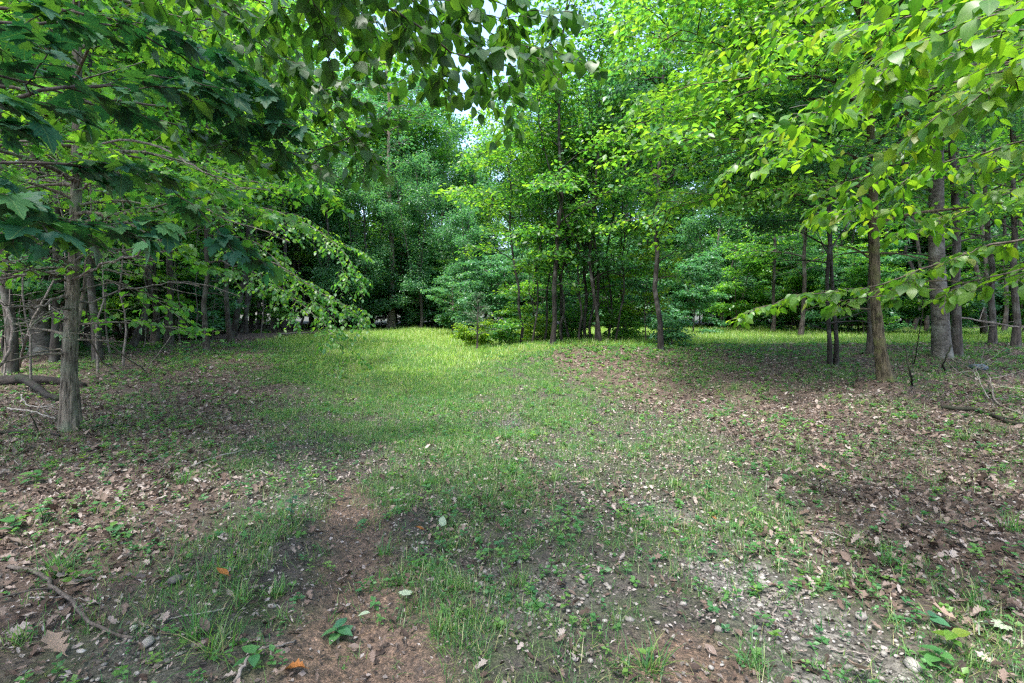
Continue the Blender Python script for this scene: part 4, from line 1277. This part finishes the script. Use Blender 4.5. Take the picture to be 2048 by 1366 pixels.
# fallen log with a broken limb
P = on_ground([(-150, 770), (-30, 764), (60, 762), (120, 764), (168, 768)], 0.05)
P[:, 2] = gz(P[:, 0], P[:, 1]) + [0.06, 0.07, 0.06, 0.04, 0.02]
stick("fallen_log", "dark rotting log lying behind the furrowed trunk", P, 0.14, 0.05, 'log', "log", sides=20, wander=0.012, rough=0.32, seed=3)
P = on_ground([(40, 772), (80, 785), (118, 798)], 0.05)
P[:, 2] += [0.16, 0.08, 0.0]
stick("broken_limb", "dark broken limb slanting off the rotting log", P, 0.07, 0.035, 'log', "branch", sides=8, seed=5, rough=0.15)
sticks = [
    ("curved pale limb hanging at the picture edge before the woods", [W(-40, 590, 8.2), W(12, 612, 8.2), W(27, 645, 8.2), W(22, 690, 8.15), W(-12, 745, 8.1)], 0.03, 0.02, 'stick', 0),
    ("thin pale pole leaning against the smooth grey trunk", np.vstack([on_ground([(38, 735)], 0.0), [W(60, 660, 10.6)], [W(108, 560, 10.9)]]), 0.03, 0.02, 'stick', 1),
    ("straight dead stick leaning from the furrowed trunk toward the grass", np.vstack([on_ground([(292, 742)], 0.01), [W(240, 708, 7.6)], [W(178, 665, 7.0)]]), 0.016, 0.01, 'stick', 2),
    ("second dead stick low beside the leaning one", np.vstack([on_ground([(222, 730)], 0.01), [W(190, 695, 8.0)], [W(172, 668, 7.6)]]), 0.018, 0.012, 'stick', 0),
    ("dark curved branch lying across the leaf litter by a grass tuft", on_ground([(20, 1133), (60, 1145), (100, 1158), (135, 1190), (165, 1220), (215, 1250), (265, 1275)], 0.02), 0.012, 0.007, 'twig', 2),
    ("pale forked stick on the mud below the long grass tuft", on_ground([(465, 1366), (490, 1325), (515, 1295), (560, 1285), (590, 1280)], 0.015), 0.008, 0.004, 'stick', 1),
    ("pale thin stick propped among grass on the left of the track", on_ground([(315, 988), (345, 958), (380, 932), (430, 915), (490, 900)], 0.02), 0.012, 0.005, 'pale_stick', 0),
    ("dark branch lying in leaves below the beech", on_ground([(1880, 815), (1960, 822), (2010, 840), (2070, 858)], 0.03), 0.03, 0.022, 'log', 2),
    ("long bleached branch fallen in the leaves before the beech", np.vstack([on_ground([(2090, 842), (2040, 826), (2000, 808)], 0.03), on_ground([(1992, 780)], 0.12), on_ground([(1965, 745), (1935, 725)], 0.08)]), 0.016, 0.005, 'stick', 6),
    ("thin bleached branch crossing the longer one before the beech", np.vstack([on_ground([(1978, 800)], 0.05), on_ground([(1955, 760), (1935, 735), (1905, 715)], 0.1)]), 0.009, 0.004, 'pale_stick', 4),
    ("thin dead branch lying behind the bleached ones at the picture edge", on_ground([(2080, 782), (2010, 772), (1950, 752), (1900, 740)], 0.04), 0.02, 0.008, 'stick', 4),
    ("dark upright curved stem beside the mossy trunk", np.vstack([on_ground([(1830, 776)], -0.03), [W(1818, 735, 8.3)], [W(1812, 700, 8.4)], [W(1806, 690, 8.4)]]), 0.018, 0.010, 'log', 1),
    ("thin curved vine rising between the mossy trunk and the beech", np.vstack([on_ground([(1826, 705)], -0.02), [W(1842, 655, 9.6)], [W(1848, 610, 9.5)], [W(1838, 580, 9.4)]]), 0.014, 0.008, 'log', 0),
    ("dark forked stem rising at the foot of the beech", np.vstack([on_ground([(1897, 745)], -0.02), [W(1890, 720, 10.0)], [W(1903, 690, 10.0)]]), 0.022, 0.010, 'log', 2),
    ("small dead brush branch at the woods edge beyond the meadow", on_ground([(560, 668), (600, 666), (650, 672)], 0.15), 0.03, 0.012, 'stick', 5),
    ("bare brush branch in the clearing behind the bleached branches", np.vstack([[W(1905, 632, 12.5)], [W(1985, 645, 12.3)], [W(2060, 655, 12.2)]]), 0.02, 0.02, 'stick', 5),
    ("grey dead branch lying in front of the furrowed trunk", on_ground([(-20, 865), (40, 868), (118, 872)], 0.02), 0.02, 0.01, 'log', 2),
    ("thin grey twig pile branch beside the furrowed trunk", on_ground([(15, 815), (60, 826), (110, 838)], 0.05), 0.012, 0.006, 'pale_stick', 4),
    ("upper thin twig of the pile beside the furrowed trunk", on_ground([(40, 790), (52, 808), (112, 815)], 0.08), 0.010, 0.005, 'pale_stick', 3),
    ("short dark stick on the gravel strip", on_ground([(1600, 1205), (1610, 1185), (1635, 1172)], 0.02), 0.008, 0.005, 'stick', 0),
    ("curved grey twig on pebbles", on_ground([(1552, 1250), (1550, 1230), (1565, 1212), (1580, 1215)], 0.02), 0.006, 0.004, 'stick', 0),
]
for i, (lab, pts, r0, r1, mt, sd) in enumerate(sticks):
    stick("dead_branch", lab, pts, r0, r1, mt, "branch", None, sd, 700 + i)
# small twigs strewn in the litter
for i in range(46):
    y_ = rg.uniform(2.2, 9.5)
    x_ = rg.uniform(-1, 1) * (y_ * 0.98)
    a = rg.uniform(0, 6.28)
    l = rg.uniform(0.10, 0.35)
    q = np.array([[x_ + math.cos(a) * l * (t - 0.5), y_ + math.sin(a) * l * (t - 0.5), 0] for t in (0, 0.5, 1)])
    q[:, 2] = gz(q[:, 0], q[:, 1]) + 0.016
    stick("fallen_twig", "short thin dead twig lying on the ground", q, 0.0045, 0.0028, ['stick', 'pale_stick'][i % 2], "twig", "twigs strewn on the ground", 0, 800 + i, 5, 0.004)

# ------------------------------------------------------------------ leaf litter, gravel, grass, low plants


def scatter(rng, n, y0, y1, power=1.0, pad=0.6):
    """points inside the view wedge; power < 1 thins with distance"""
    u = rng.random(n)
    y = y0 + (y1 - y0) * u ** power
    x = rng.uniform(-1, 1, n) * (y * 1.03 + pad)
    return x, y


def flat_basis(rng, n, tilt):
    a = rng.uniform(0, 2 * math.pi, n)
    y = norm(np.stack([np.cos(a), np.sin(a), rng.normal(0, tilt, n)], 1))
    up = norm(np.array([0, 0, 1.0]) + rng.normal(0, tilt, (n, 3)))
    x = norm(np.cross(y, up))
    return x, y, np.cross(x, y)


rl = np.random.default_rng(31)
LX, LY = scatter(rl, 200000, 1.6, 20, 0.70)
dens = np.clip(m_litter(LX, LY) * 0.95 + 0.34 + 0.6 * sstep(0.44, 0.60, fbm(LX, LY, 0.7, 52)), 0, 1) * (1 - 0.7 * m_mud(LX, LY)) * (1 - 0.85 * m_field(LX, LY) * sstep(6.5, 9, LY)) * (1 - 0.6 * m_gravel(LX, LY))
dens *= np.clip(0.35 + 0.9 * fbm(LX, LY, 0.5, 51), 0, 1) * np.interp(LY, [1.6, 5, 9, 20], [0.72, 0.72, 0.62, 0.5])
keep = rl.random(len(LX)) < dens
LX, LY = LX[keep], LY[keep]
n = len(LX)
sz = np.clip(rl.lognormal(-3.02, 0.36, n), 0.02, 0.10) * (0.72 + 0.28 * m_litter(LX, LY))
x, y, z = flat_basis(rl, n, 0.40)
pos = np.stack([LX, LY, gz(LX, LY) + rl.uniform(0.000, 0.022, n)], 1)
near_i = np.argsort(-(sz / LY) * ((LY > 2.0) & (np.abs(LX) < LY * 0.99)))[:230]
mask = np.ones(n, bool)
mask[near_i] = False
parts, rv = [], []
for kind, mm in (('litter', mask & (LY < 5.0)), ('litter_far', mask & (LY >= 5.0) & (LY < 9.0)), ('quad', mask & (LY >= 9.0))):
    tv, tf = LEAF[kind]
    parts.append(inst(tv, tf, pos[mm], x[mm], y[mm], z[mm], sz[mm]))
    rv.append(np.repeat(rl.random(mm.sum()), len(tf)))
V, T = join(parts)
print("litter", n)
tag(link("leaf_litter", mk_mesh("leaf_litter", V, T, M['litter'], rnd=np.concatenate(rv))), "dry brown leaves strewn over the forest floor", "leaf litter", kind="stuff")
# crumbled leaf bits and straw between the leaves
DX, DY = scatter(rl, 150000, 1.6, 8.5, 0.56)
dk = (0.95 * (1 - 0.35 * m_mud(DX, DY))) * np.clip(0.2 + 1.2 * fbm(DX, DY, 0.35, 57), 0, 1)
keep = rl.random(len(DX)) < dk
DX, DY = DX[keep], DY[keep]
nb = len(DX)
bx, by, bz = flat_basis(rl, nb, 0.45)
tv, tf = LEAF['quad']
bs = rl.uniform(0.008, 0.036, nb)
V, T = inst(tv, tf, np.stack([DX, DY, gz(DX, DY) + rl.uniform(0.003, 0.014, nb)], 1), bx, by, bz, bs, bs * rl.uniform(0.25, 1.1, nb))
tag(link("leaf_crumbs", mk_mesh("leaf_crumbs", V, T, M['crumb'], rnd=np.repeat(rl.random(nb), 2))), "crumbled dry leaf bits scattered over the track", "leaf litter", kind="stuff")
kinds = ['oak', 'oak2', 'beech', 'oak2']
fx, fy, fz_ = flat_basis(rl, n, 0.2)
x[near_i], y[near_i], z[near_i] = fx[near_i], fy[near_i], fz_[near_i]
for i in near_i:
    s = sz[i] * 1.05
    o = link("fallen_leaf", leaf_mesh(kinds[rl.integers(4)], 'litter'))
    o.matrix_world = Matrix(((x[i, 0] * s, y[i, 0] * s, z[i, 0] * s, pos[i, 0]), (x[i, 1] * s, y[i, 1] * s, z[i, 1] * s, pos[i, 1]), (x[i, 2] * s, y[i, 2] * s, z[i, 2] * s, pos[i, 2] + 0.006), (0, 0, 0, 1)))
    zone = "in the litter on the woods side of the muddy rut" if pos[i, 0] < rut_l(pos[i, 1]) - 0.25 else "on the bare mud of the rut" if pos[i, 0] < rut_l(pos[i, 1]) + 0.25 else "among grass between mud and gravel" if pos[i, 0] < rut_r(pos[i, 1]) - 0.4 else "on the pebbles of the gravel strip" if pos[i, 0] < rut_r(pos[i, 1]) + 0.45 else "in the litter beyond the gravel strip"
    tag(o, "dry brown fallen leaf " + zone, "leaf", "dry leaves " + zone)


def one_leaf(px, py, kind, mat, size, label, rot, tilt=0.15):
    p = on_ground([(px, py)], 0.035)[0]
    o = link("fallen_leaf", leaf_mesh(kind, mat), None, tuple(p), (tilt, tilt * 0.6, rot), size)
    tag(o, label, "leaf")


one_leaf(882, 1052, 'ovate2', 'pale_leaf', 0.085, "pale whitish green leaf standing up in the grass between the ruts", 0.2, 0.9)
one_leaf(458, 1152, 'beech', 'orange_leaf', 0.09, "orange leaf on dark litter left of the muddy rut", 1.4)
one_leaf(612, 1336, 'oak2', 'orange_leaf', 0.10, "orange brown leaf at the bottom of the muddy rut", 1.5)
one_leaf(850, 1060, 'beech', 'orange_leaf', 0.07, "small orange leaf beside the pale upright leaf", 1.7)
one_leaf(1436, 1040, 'beech', 'orange_leaf', 0.05, "small orange leaf on the gravel side of the track", 1.2)
one_leaf(2022, 1256, 'maple', 'pale_leaf', 0.11, "pale green lobed leaf at the lower right", 0.9)
one_leaf(1735, 1335, 'oak', 'tan_leaf', 0.15, "large tan oak leaf lying on pebbles at the lower right", 2.2)
one_leaf(1925, 1245, 'oak', 'tan_leaf', 0.14, "large tan oak leaf beside the pale green lobed leaf", 1.0)
one_leaf(1665, 945, 'oak', 'tan_leaf', 0.16, "pale tan leaf catching light at the edge of the shaded litter", 0.7)
one_leaf(130, 1310, 'oak', 'tan_leaf', 0.15, "large tan oak leaf at the lower left", 1.2)
one_leaf(740, 1225, 'ovate', 'pale_leaf', 0.06, "grey green oval leaf lying on the bare mud", 2.0)
one_leaf(735, 1038, 'ovate2', 'leaf_cool', 0.09, "blue green oval leaf on the mud of the rut", 2.4)
one_leaf(812, 1190, 'maple', 'pale_leaf', 0.07, "small pale lobed leaf at the edge of the mud", 0.3)

# --- gravel
GXp, GYp = scatter(rl, 70000, 1.7, 9.0, 0.8)
dg = m_gravel(GXp, GYp) * 0.5 + 0.03 * (1 - m_mud(GXp, GYp)) + 0.10 * np.exp(-((GXp - rut_r(GYp) - 0.1) / 0.9) ** 2)
keep = rl.random(len(GXp)) < dg
GXp, GYp = GXp[keep], GYp[keep]
n = min(len(GXp), 11000)
GXp, GYp = GXp[:n], GYp[:n]
ico_v = []
t_ = (1 + 5 ** 0.5) / 2
for a, b in ((-1, t_), (1, t_), (-1, -t_), (1, -t_)):
    ico_v += [(a, b, 0)]
for a, b in ((-1, t_), (1, t_), (-1, -t_), (1, -t_)):
    ico_v += [(0, a, b)]
for a, b in ((t_, -1), (t_, 1), (-t_, -1), (-t_, 1)):
    ico_v += [(a, 0, b)]
ico_v = norm(np.array(ico_v, float))
ico_f = np.array([(0, 11, 5), (0, 5, 1), (0, 1, 7), (0, 7, 10), (0, 10, 11), (1, 5, 9), (5, 11, 4), (11, 10, 2), (10, 7, 6), (7, 1, 8), (3, 9, 4), (3, 4, 2), (3, 2, 6), (3, 6, 8), (3, 8, 9), (4, 9, 5), (2, 4, 11), (6, 2, 10), (8, 6, 7), (9, 8, 1)])
sz = np.clip(rl.lognormal(-4.7, 0.42, n), 0.004, 0.02)
a = rl.uniform(0, 6.28, n)
V = ico_v[None] * (1 + rl.normal(0, 0.13, (n, 12, 1)))
V = V * np.stack([rl.uniform(0.8, 1.4, n), rl.uniform(0.7, 1.1, n), rl.uniform(0.45, 0.75, n)], 1)[:, None, :] * sz[:, None, None]
ca, sa = np.cos(a)[:, None], np.sin(a)[:, None]
V = np.stack([V[..., 0] * ca - V[..., 1] * sa, V[..., 0] * sa + V[..., 1] * ca, V[..., 2]], -1)
V = V + np.stack([GXp, GYp, gz(GXp, GYp) + sz * 0.25], 1)[:, None, :]
T = (ico_f[None] + (np.arange(n) * 12)[:, None, None]).reshape(-1, 3)
print("gravel", n)
tag(link("gravel", mk_mesh("gravel", V.reshape(-1, 3), T, M['stone'], rnd=np.repeat(np.clip(rl.normal(0.45, 0.24, n), 0, 1), 20), smooth=True)), "grey and tan pebbles of the old gravel track", "gravel", kind="stuff")


def stone(px, py, r, mat, label, seed, flat=0.6):
    rs = np.random.default_rng(seed)
    p = on_ground([(px, py)], 0.0)[0]
    v = ico_v.copy()
    f = ico_f
    mid = {}
    vv = [tuple(q) for q in v]
    ff = []
    for tri in f:
        m = []
        for i in range(3):
            k = tuple(sorted((tri[i], tri[(i + 1) % 3])))
            if k not in mid:
                mid[k] = len(vv)
                vv.append(tuple(norm(np.array(vv[k[0]]) + np.array(vv[k[1]]))))
            m.append(mid[k])
        ff += [(tri[0], m[0], m[2]), (tri[1], m[1], m[0]), (tri[2], m[2], m[1]), tuple(m)]
    vv = np.array(vv) * (1 + rs.normal(0, 0.10, (len(vv), 1))) * np.array([1.2, 0.9, flat]) * r
    o = link("stone", mk_mesh("stone", vv, np.array(ff), M[mat], rnd=np.full(len(ff), rs.random()), smooth=True), None, (p[0], p[1], p[2] + r * flat * 0.45), (0, 0, rs.uniform(0, 6)))
    tag(o, label, "stone", None)


stone(1955, 738, 0.14, 'bluestone', "blue grey rock in the leaves below the beech", 1, 0.55)
stone(1826, 1336, 0.034, 'stone', "white angular stone at the lower right", 12, 0.8)
stone(350, 1163, 0.036, 'stone', "rounded tan stone left of the muddy rut", 4)
stone(296, 1288, 0.030, 'stone', "crumbly pale stone at the lower left", 5)
stone(1515, 1138, 0.03, 'stone', "light stone at the upper end of the gravel strip", 7)
stone(1722, 1235, 0.03, 'stone', "pair of white pebbles above the gravel strip", 9)

# --- grass
rgx = np.random.default_rng(77)


def blades(rng, cx, cy, per, rad, hmin, hmax, width, lean):
    n = len(cx)
    X = np.repeat(cx, per) + rng.normal(0, rad, n * per)
    Y = np.repeat(cy, per) + rng.normal(0, rad, n * per)
    a = rng.uniform(0, 2 * math.pi, n * per)
    h = rng.uniform(hmin, hmax, n * per) * np.repeat(rng.uniform(0.6, 1.15, n), per)
    le = np.abs(rng.normal(0, lean, n * per))
    y = norm(np.stack([np.cos(a) * le, np.sin(a) * le, np.ones(n * per)], 1))
    fz = norm(np.stack([-np.cos(a), -np.sin(a), le * 0 + 0.05], 1))
    x = norm(np.cross(y, fz))
    z = np.cross(x, y)
    pos = np.stack([X, Y, gz(X, Y) - 0.004], 1)
    return pos, x, y, z, h, np.full(n * per, width) * rng.uniform(0.7, 1.3, n * per)




def blade_mesh(pos, x, y, z, h, w, rv, ycut):
    parts, rr = [], []
    for kind, mm in (('blade', pos[:, 1] < ycut), ('blade1', pos[:, 1] >= ycut)):
        if mm.any():
            tv, tf = LEAF[kind]
            parts.append(inst(tv, tf, pos[mm], x[mm], y[mm], z[mm], h[mm], w[mm]))
            rr.append(np.repeat(rv[mm], len(tf)))
    return join(parts) + (np.concatenate(rr),)


# short track grass, in patches
cx, cy = scatter(rgx, 170000, 1.7, 15, 0.66)
patch = sstep(0.46, 0.60, fbm(cx, cy, 0.6, 61)) * 0.75 + 0.45 * sstep(0.48, 0.62, fbm(cx, cy, 0.2, 62))
mid_track = np.exp(-((cx - 0.5 * (rut_l(cy) + rut_r(cy)) - 0.05) / 0.85) ** 2)
edge_r = 0.7 * np.exp(-((cx - rut_r(cy) - 0.7) / 0.8) ** 2)
dd = (0.36 + 0.8 * mid_track + 0.9 * edge_r + 0.55 * sstep(4.0, 7.0, cy)) * (0.14 + patch) * (1 - 0.80 * m_litter(cx, cy)) * (1 - 0.9 * m_mud(cx, cy)) * (1 - 0.7 * m_gravel(cx, cy))
dd *= 0.4 + 0.95 * sstep(0.40, 0.58, fbm(cx, cy, 1.3, 66))
dd += 0.9 * m_field(cx, cy) * (0.35 + patch) * (1 - 0.95 * m_gravel(cx, cy)) * (1 - sstep(9, 12, cy))
keep = rgx.random(len(cx)) < dd * np.interp(cy, [1.7, 4, 8, 17], [0.9, 0.9, 0.75, 0.7])
cx, cy = cx[keep], cy[keep]
print("track tufts", len(cx))
pos, x, y, z, h, w = blades(rgx, cx, cy, 9, 0.024, 0.03, 0.125, 0.0036, 1.05)
w = w * np.interp(pos[:, 1], [2, 6, 16], [0.9, 1.4, 2.2])
rv = np.clip(rgx.normal(0.42, 0.26, len(pos)), 0, 0.999)
V, T, rv = blade_mesh(pos, x, y, z, h, w, rv, 3.9)
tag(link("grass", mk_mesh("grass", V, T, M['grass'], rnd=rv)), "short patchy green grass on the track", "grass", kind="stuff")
# meadow
cx, cy = scatter(rgx, 70000, 8.0, 34.5, 0.8, 0)
keep = rgx.random(len(cx)) < m_field(cx, cy)
cx, cy = cx[keep], cy[keep]
print("meadow tufts", len(cx))
pos, x, y, z, h, w = blades(rgx, cx, cy, 5, 0.07, 0.10, 0.30, 0.012, 0.42)
h = h * np.interp(pos[:, 1], [8, 12, 18, 34], [0.45, 0.7, 1.0, 1.15])
w = w * np.interp(pos[:, 1], [8, 16, 34], [0.7, 1.2, 2.4])
pn = fbm(pos[:, 0], pos[:, 1] * 0.6, 1.3, 81)
h = h * (0.3 + 1.0 * pn)
rv = np.clip(rgx.normal(0.5, 0.22, len(pos)) + 1.1 * (fbm(pos[:, 0], pos[:, 1] * 0.5, 1.7, 83) - 0.5), 0, 0.999)
tall = rgx.random(len(pos)) < 0.02
h[tall] *= 1.7
rv[tall] = 0.97
V, T, rv = blade_mesh(pos, x, y, z, h, w, rv, 13.0)
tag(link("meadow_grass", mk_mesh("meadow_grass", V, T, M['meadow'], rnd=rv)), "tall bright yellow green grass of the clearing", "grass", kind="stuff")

# --- low plants and ground cover
cx, cy = scatter(rgx, 40000, 1.8, 18, 0.75)
pd = (0.13 + 0.40 * sstep(0.48, 0.66, fbm(cx, cy, 0.9, 71)) + 0.75 * np.exp(-((cx - 2.6) / 3.4) ** 2 - ((cy - 13.6) / 1.6) ** 2)) * (1 - 0.9 * m_mud(cx, cy)) * (1 - 0.6 * m_field(cx, cy))
keep = rgx.random(len(cx)) < pd
cx, cy = cx[keep], cy[keep]
n = len(cx)
per = 6
a = rgx.uniform(0, 6.28, n)[:, None] + np.arange(per)[None] * 2.4 + rgx.normal(0, 0.3, (n, per))
a = a.ravel()
hh = np.repeat(rgx.uniform(0.01, 0.07, n), per) * np.tile(np.linspace(0.4, 1.2, per), n)
d = np.stack([np.cos(a), np.sin(a), rgx.uniform(-0.1, 0.6, n * per)], 1)
pos = np.stack([np.repeat(cx, per), np.repeat(cy, per), gz(np.repeat(cx, per), np.repeat(cy, per)) + hh], 1)
x, y, z = leaf_basis(rgx, d, n * per, 0.3, 0.0, 0.15)
sz = np.repeat(rgx.uniform(0.014, 0.045, n) * np.interp(cy, [2, 8, 18], [0.9, 1.3, 2.0]), per) * rgx.uniform(0.7, 1.2, n * per)
tv, tf = LEAF['quad']
V, T = inst(tv, tf, pos, x, y, z, sz)
print("forbs", n)
tag(link("ground_cover", mk_mesh("ground_cover", V, T, M['forb'], rnd=np.repeat(np.repeat(rgx.random(n), per), 2))), "small green seedlings and clover growing through the litter", "ground cover", kind="stuff")


def tuft(px, py, nb, h, spread, label, group, seed):
    rs = np.random.default_rng(seed)
    p = on_ground([(px, py)], 0.0)[0]
    a = rs.uniform(0, 6.28, nb)
    le = np.abs(rs.normal(0, spread, nb))
    y = norm(np.stack([np.cos(a) * le, np.sin(a) * le, np.ones(nb)], 1))
    fz = norm(np.stack([-np.cos(a), -np.sin(a), np.full(nb, 0.05)], 1))
    x = norm(np.cross(y, fz))
    z = np.cross(x, y)
    L = 0.85 * h * rs.uniform(0.3, 1.2, nb)
    tv = np.array([(-0.4, 0, 0), (0.4, 0, 0), (-0.5, 0.35, -0.02), (0.5, 0.35, -0.02), (-0.38, 0.68, -0.14), (0.38, 0.68, -0.14), (0, 1, -0.42)], float)
    tf = np.array([(0, 1, 3), (0, 3, 2), (2, 3, 5), (2, 5, 4), (4, 5, 6)])
    pos = np.stack([rs.normal(0, 0.03, nb), rs.normal(0, 0.03, nb), np.full(nb, -0.01)], 1)
    V, T = inst(tv, tf, pos, x, y, z, L, np.full(nb, 0.0045) * rs.uniform(0.7, 1.3, nb))
    o = link("grass_tuft", mk_mesh("grass_tuft", V, T, M['grass'], rnd=np.repeat(np.clip(rs.normal(0.4, 0.2, nb), 0, 0.99), 5)), None, tuple(p))
    tag(o, label, "grass tuft", group)


TG = "long grass tufts"
tuft_specs = [(118, 1150, 90, 0.26, 0.7, "long bright grass tuft beside the dark curved branch"), (365, 968, 50, 0.20, 0.55, "bright grass tuft under the pale propped stick"),
              (395, 1270, 80, 0.24, 0.9, "sprawling grass tuft at the lower left of the mud"), (430, 1310, 60, 0.26, 1.0, "long bladed tuft just above the pale forked stick"),
              (485, 1195, 50, 0.16, 0.7, "dark fine tuft between the orange leaf and the mud"), (550, 1190, 60, 0.13, 0.6, "rounded fine tuft at the edge of the bare mud"),
              (770, 1110, 60, 0.15, 0.7, "tuft on the ridge beside the muddy rut"), (1035, 1170, 60, 0.14, 0.6, "spiky tuft in the middle of the bottom gravel"),
              (1300, 1345, 70, 0.20, 0.8, "bright tuft at the bottom centre right"), (1110, 960, 60, 0.18, 0.6, "tall tuft on the middle of the track"),
              (1600, 905, 60, 0.22, 0.6, "dark tuft at the edge of the shaded leaves"), (1930, 880, 80, 0.22, 0.8, "wide tuft among leaves below the dark branch"),
              (2022, 1060, 40, 0.24, 0.5, "arching tuft at the picture edge on the leaves"), (1780, 1130, 50, 0.16, 0.6, "tuft on the border of pebbles and leaves"),
              (1470, 780, 60, 0.26, 0.6, "tuft on the shaded litter before the paired stems"), (1510, 1330, 50, 0.16, 0.8, "low tuft on the dark mud at the bottom"),
              (910, 1180, 60, 0.18, 0.8, "dense tuft between the rut and the bottom gravel"), (890, 1260, 60, 0.17, 0.8, "tuft at the right brink of the bare mud"),
              (1350, 970, 50, 0.17, 0.6, "bright tuft above the gravel strip"), (1940, 1210, 50, 0.18, 0.6, "tuft behind the large tan oak leaf"), (30, 1290, 40, 0.16, 0.7, "small tuft in the lower left corner"),
              (1240, 900, 50, 0.18, 0.6, "tuft in the lit middle of the track"), (1710, 1085, 50, 0.14, 0.6, "fine tuft among leaves at the right of the pebbles")]
for i, (px, py, nb, h, sp, lab) in enumerate(tuft_specs):
    tuft(px, py, nb, h, sp, lab, TG, 900 + i)


def seedling(px, py, h, nl, ls, mat, label, group, seed, kind='ovate', pairs=False):
    rs = np.random.default_rng(seed)
    p = on_ground([(px, py)], 0.0)[0]
    e = link("seedling", None, None, tuple(p), (0, 0, rs.uniform(0, 6.28)))
    tag(e, label, "plant", group)
    top = np.array([rs.normal(0, 0.1) * h, rs.normal(0, 0.1) * h, h])
    P = smooth_path([(0, 0, -0.02), top * 0.5 + [0.01, 0, 0], top], 8)
    link("stem", mk_mesh("stem", *tube(P, np.linspace(0.004, 0.002, 8), 5), M['twig']), e)
    for k in range(nl):
        s = 1.0 - 0.75 * k / max(nl, 1) if nl > 4 else 1.0 - 0.1 * k
        q = np.array([np.interp(s, np.linspace(0, 1, 8), P[:, c]) for c in range(3)])
        a = k * (math.pi + 0.5 if pairs else 2.4)
        d = np.array([[math.cos(a), math.sin(a), rs.uniform(0.0, 0.5)]])
        x, y, z = leaf_basis(rs, d, 1, 0.2, 0.0, 0.1)
        l = ls * rs.uniform(0.75, 1.15)
        o = link("leaf", leaf_mesh(kind, mat), e)
        o.matrix_basis = Matrix(((x[0, 0] * l, y[0, 0] * l, z[0, 0] * l, q[0]), (x[0, 1] * l, y[0, 1] * l, z[0, 1] * l, q[1]), (x[0, 2] * l, y[0, 2] * l, z[0, 2] * l, q[2]), (0, 0, 0, 1)))


SG = "broad leaved seedlings"
seed_specs = [(40, 900, 0.22, 6, 0.11, 'forb', "leafy seedling in front of the furrowed trunk at the picture edge"), (25, 1065, 0.10, 6, 0.10, 'forb', "bright five leaved seedling at the picture edge"),
              (65, 968, 0.10, 6, 0.10, 'forb', "low seedling above the five leaved one"), (85, 1045, 0.12, 7, 0.07, 'forb', "bright small leaved seedling left of the litter"),
              (585, 1045, 0.22, 12, 0.055, 'leaf_cool', "blue green ferny seedling at the head of the bare mud"), (675, 1275, 0.05, 6, 0.075, 'leaf_cool', "dark rosette growing on the bare mud"),
              (505, 1335, 0.06, 4, 0.07, 'forb', "bright seedling by the pale forked stick"), (1880, 1335, 0.07, 7, 0.075, 'forb', "bright broad leaved rosette at the bottom right"),
              (1905, 1300, 0.08, 4, 0.07, 'leaf_bright', "round leaved seedling behind the bright rosette"), (1975, 960, 0.12, 7, 0.08, 'forb', "bright seedling among the brown leaves"),
              (1855, 1250, 0.05, 3, 0.08, 'leaf_cool', "pale blue green seedling between the oak leaves"), (205, 855, 0.14, 7, 0.11, 'leaf_cool', "low leafy plant right beside the furrowed trunk"),
              (1800, 820, 0.12, 8, 0.07, 'forb', "plant at the foot of the mossy trunk"), (1700, 770, 0.14, 8, 0.09, 'leaf_cool', "plant left of the mossy trunk's foot"),
              (2015, 712, 0.18, 8, 0.13, 'leaf_cool', "pale leafy plant under the dead branches by the beech"), (1295, 1335, 0.06, 4, 0.05, 'forb', "upright small seedling at the bottom by the tuft"),
              (225, 1075, 0.08, 6, 0.07, 'forb', "seedling in the litter above the dark curved branch"), (150, 1170, 0.07, 5, 0.06, 'leaf_bright', "seedling beside the long bright grass tuft"),
              (370, 735, 0.55, 14, 0.12, 'leaf_cool', "knee high sapling standing alone in the grass by the woods"), (1555, 1000, 0.06, 6, 0.05, 'forb', "small plant on the litter right of the track")]
for i, (px, py, h, nl, ls, mt, lab) in enumerate(seed_specs):
    seedling(px, py, h, nl, ls, mt, lab, SG, 950 + i)

# pine cone at the edge of the picture
p = on_ground([(2026, 1212)], 0.025)[0]
e = link("pine_cone", None, None, tuple(p), (0, 1.4, 0.6), 0.05)
tag(e, "brown pine cone on the leaves at the picture edge", "pine cone")
pcv, pct = tube(np.array([(0, 0, z) for z in np.linspace(-0.9, 0.9, 8)]), np.array([0.2, 0.45, 0.52, 0.5, 0.42, 0.32, 0.2, 0.08]), 8)
link("core", mk_mesh("core", pcv, pct, M['log'], smooth=True), e)
scale_me = mk_mesh("cone_scale", np.array([(-0.12, 0, 0), (0.12, 0, 0), (0.17, 0.3, 0.08), (-0.17, 0.3, 0.08), (0, 0.36, 0.16)], float), np.array([(0, 1, 2), (0, 2, 3), (3, 2, 4)]), M['litter'], rnd=np.full(3, 0.3))
for k in range(60):
    u = k / 60
    a = k * 2.39996
    r_ = 0.5 * math.sin(math.pi * (0.12 + 0.8 * u)) ** 0.7
    o = link("scale", scale_me, e, (r_ * math.cos(a) * 0.7, r_ * math.sin(a) * 0.7, -0.85 + 1.7 * u), (0.35, 0, a - math.pi / 2))
print("objects", len(bpy.data.objects), "unique tris", sum(sum(len(p.vertices) - 2 for p in m.polygons) if len(m.polygons) < 2000 else len(m.loops) - 2 * len(m.polygons) for m in bpy.data.meshes))
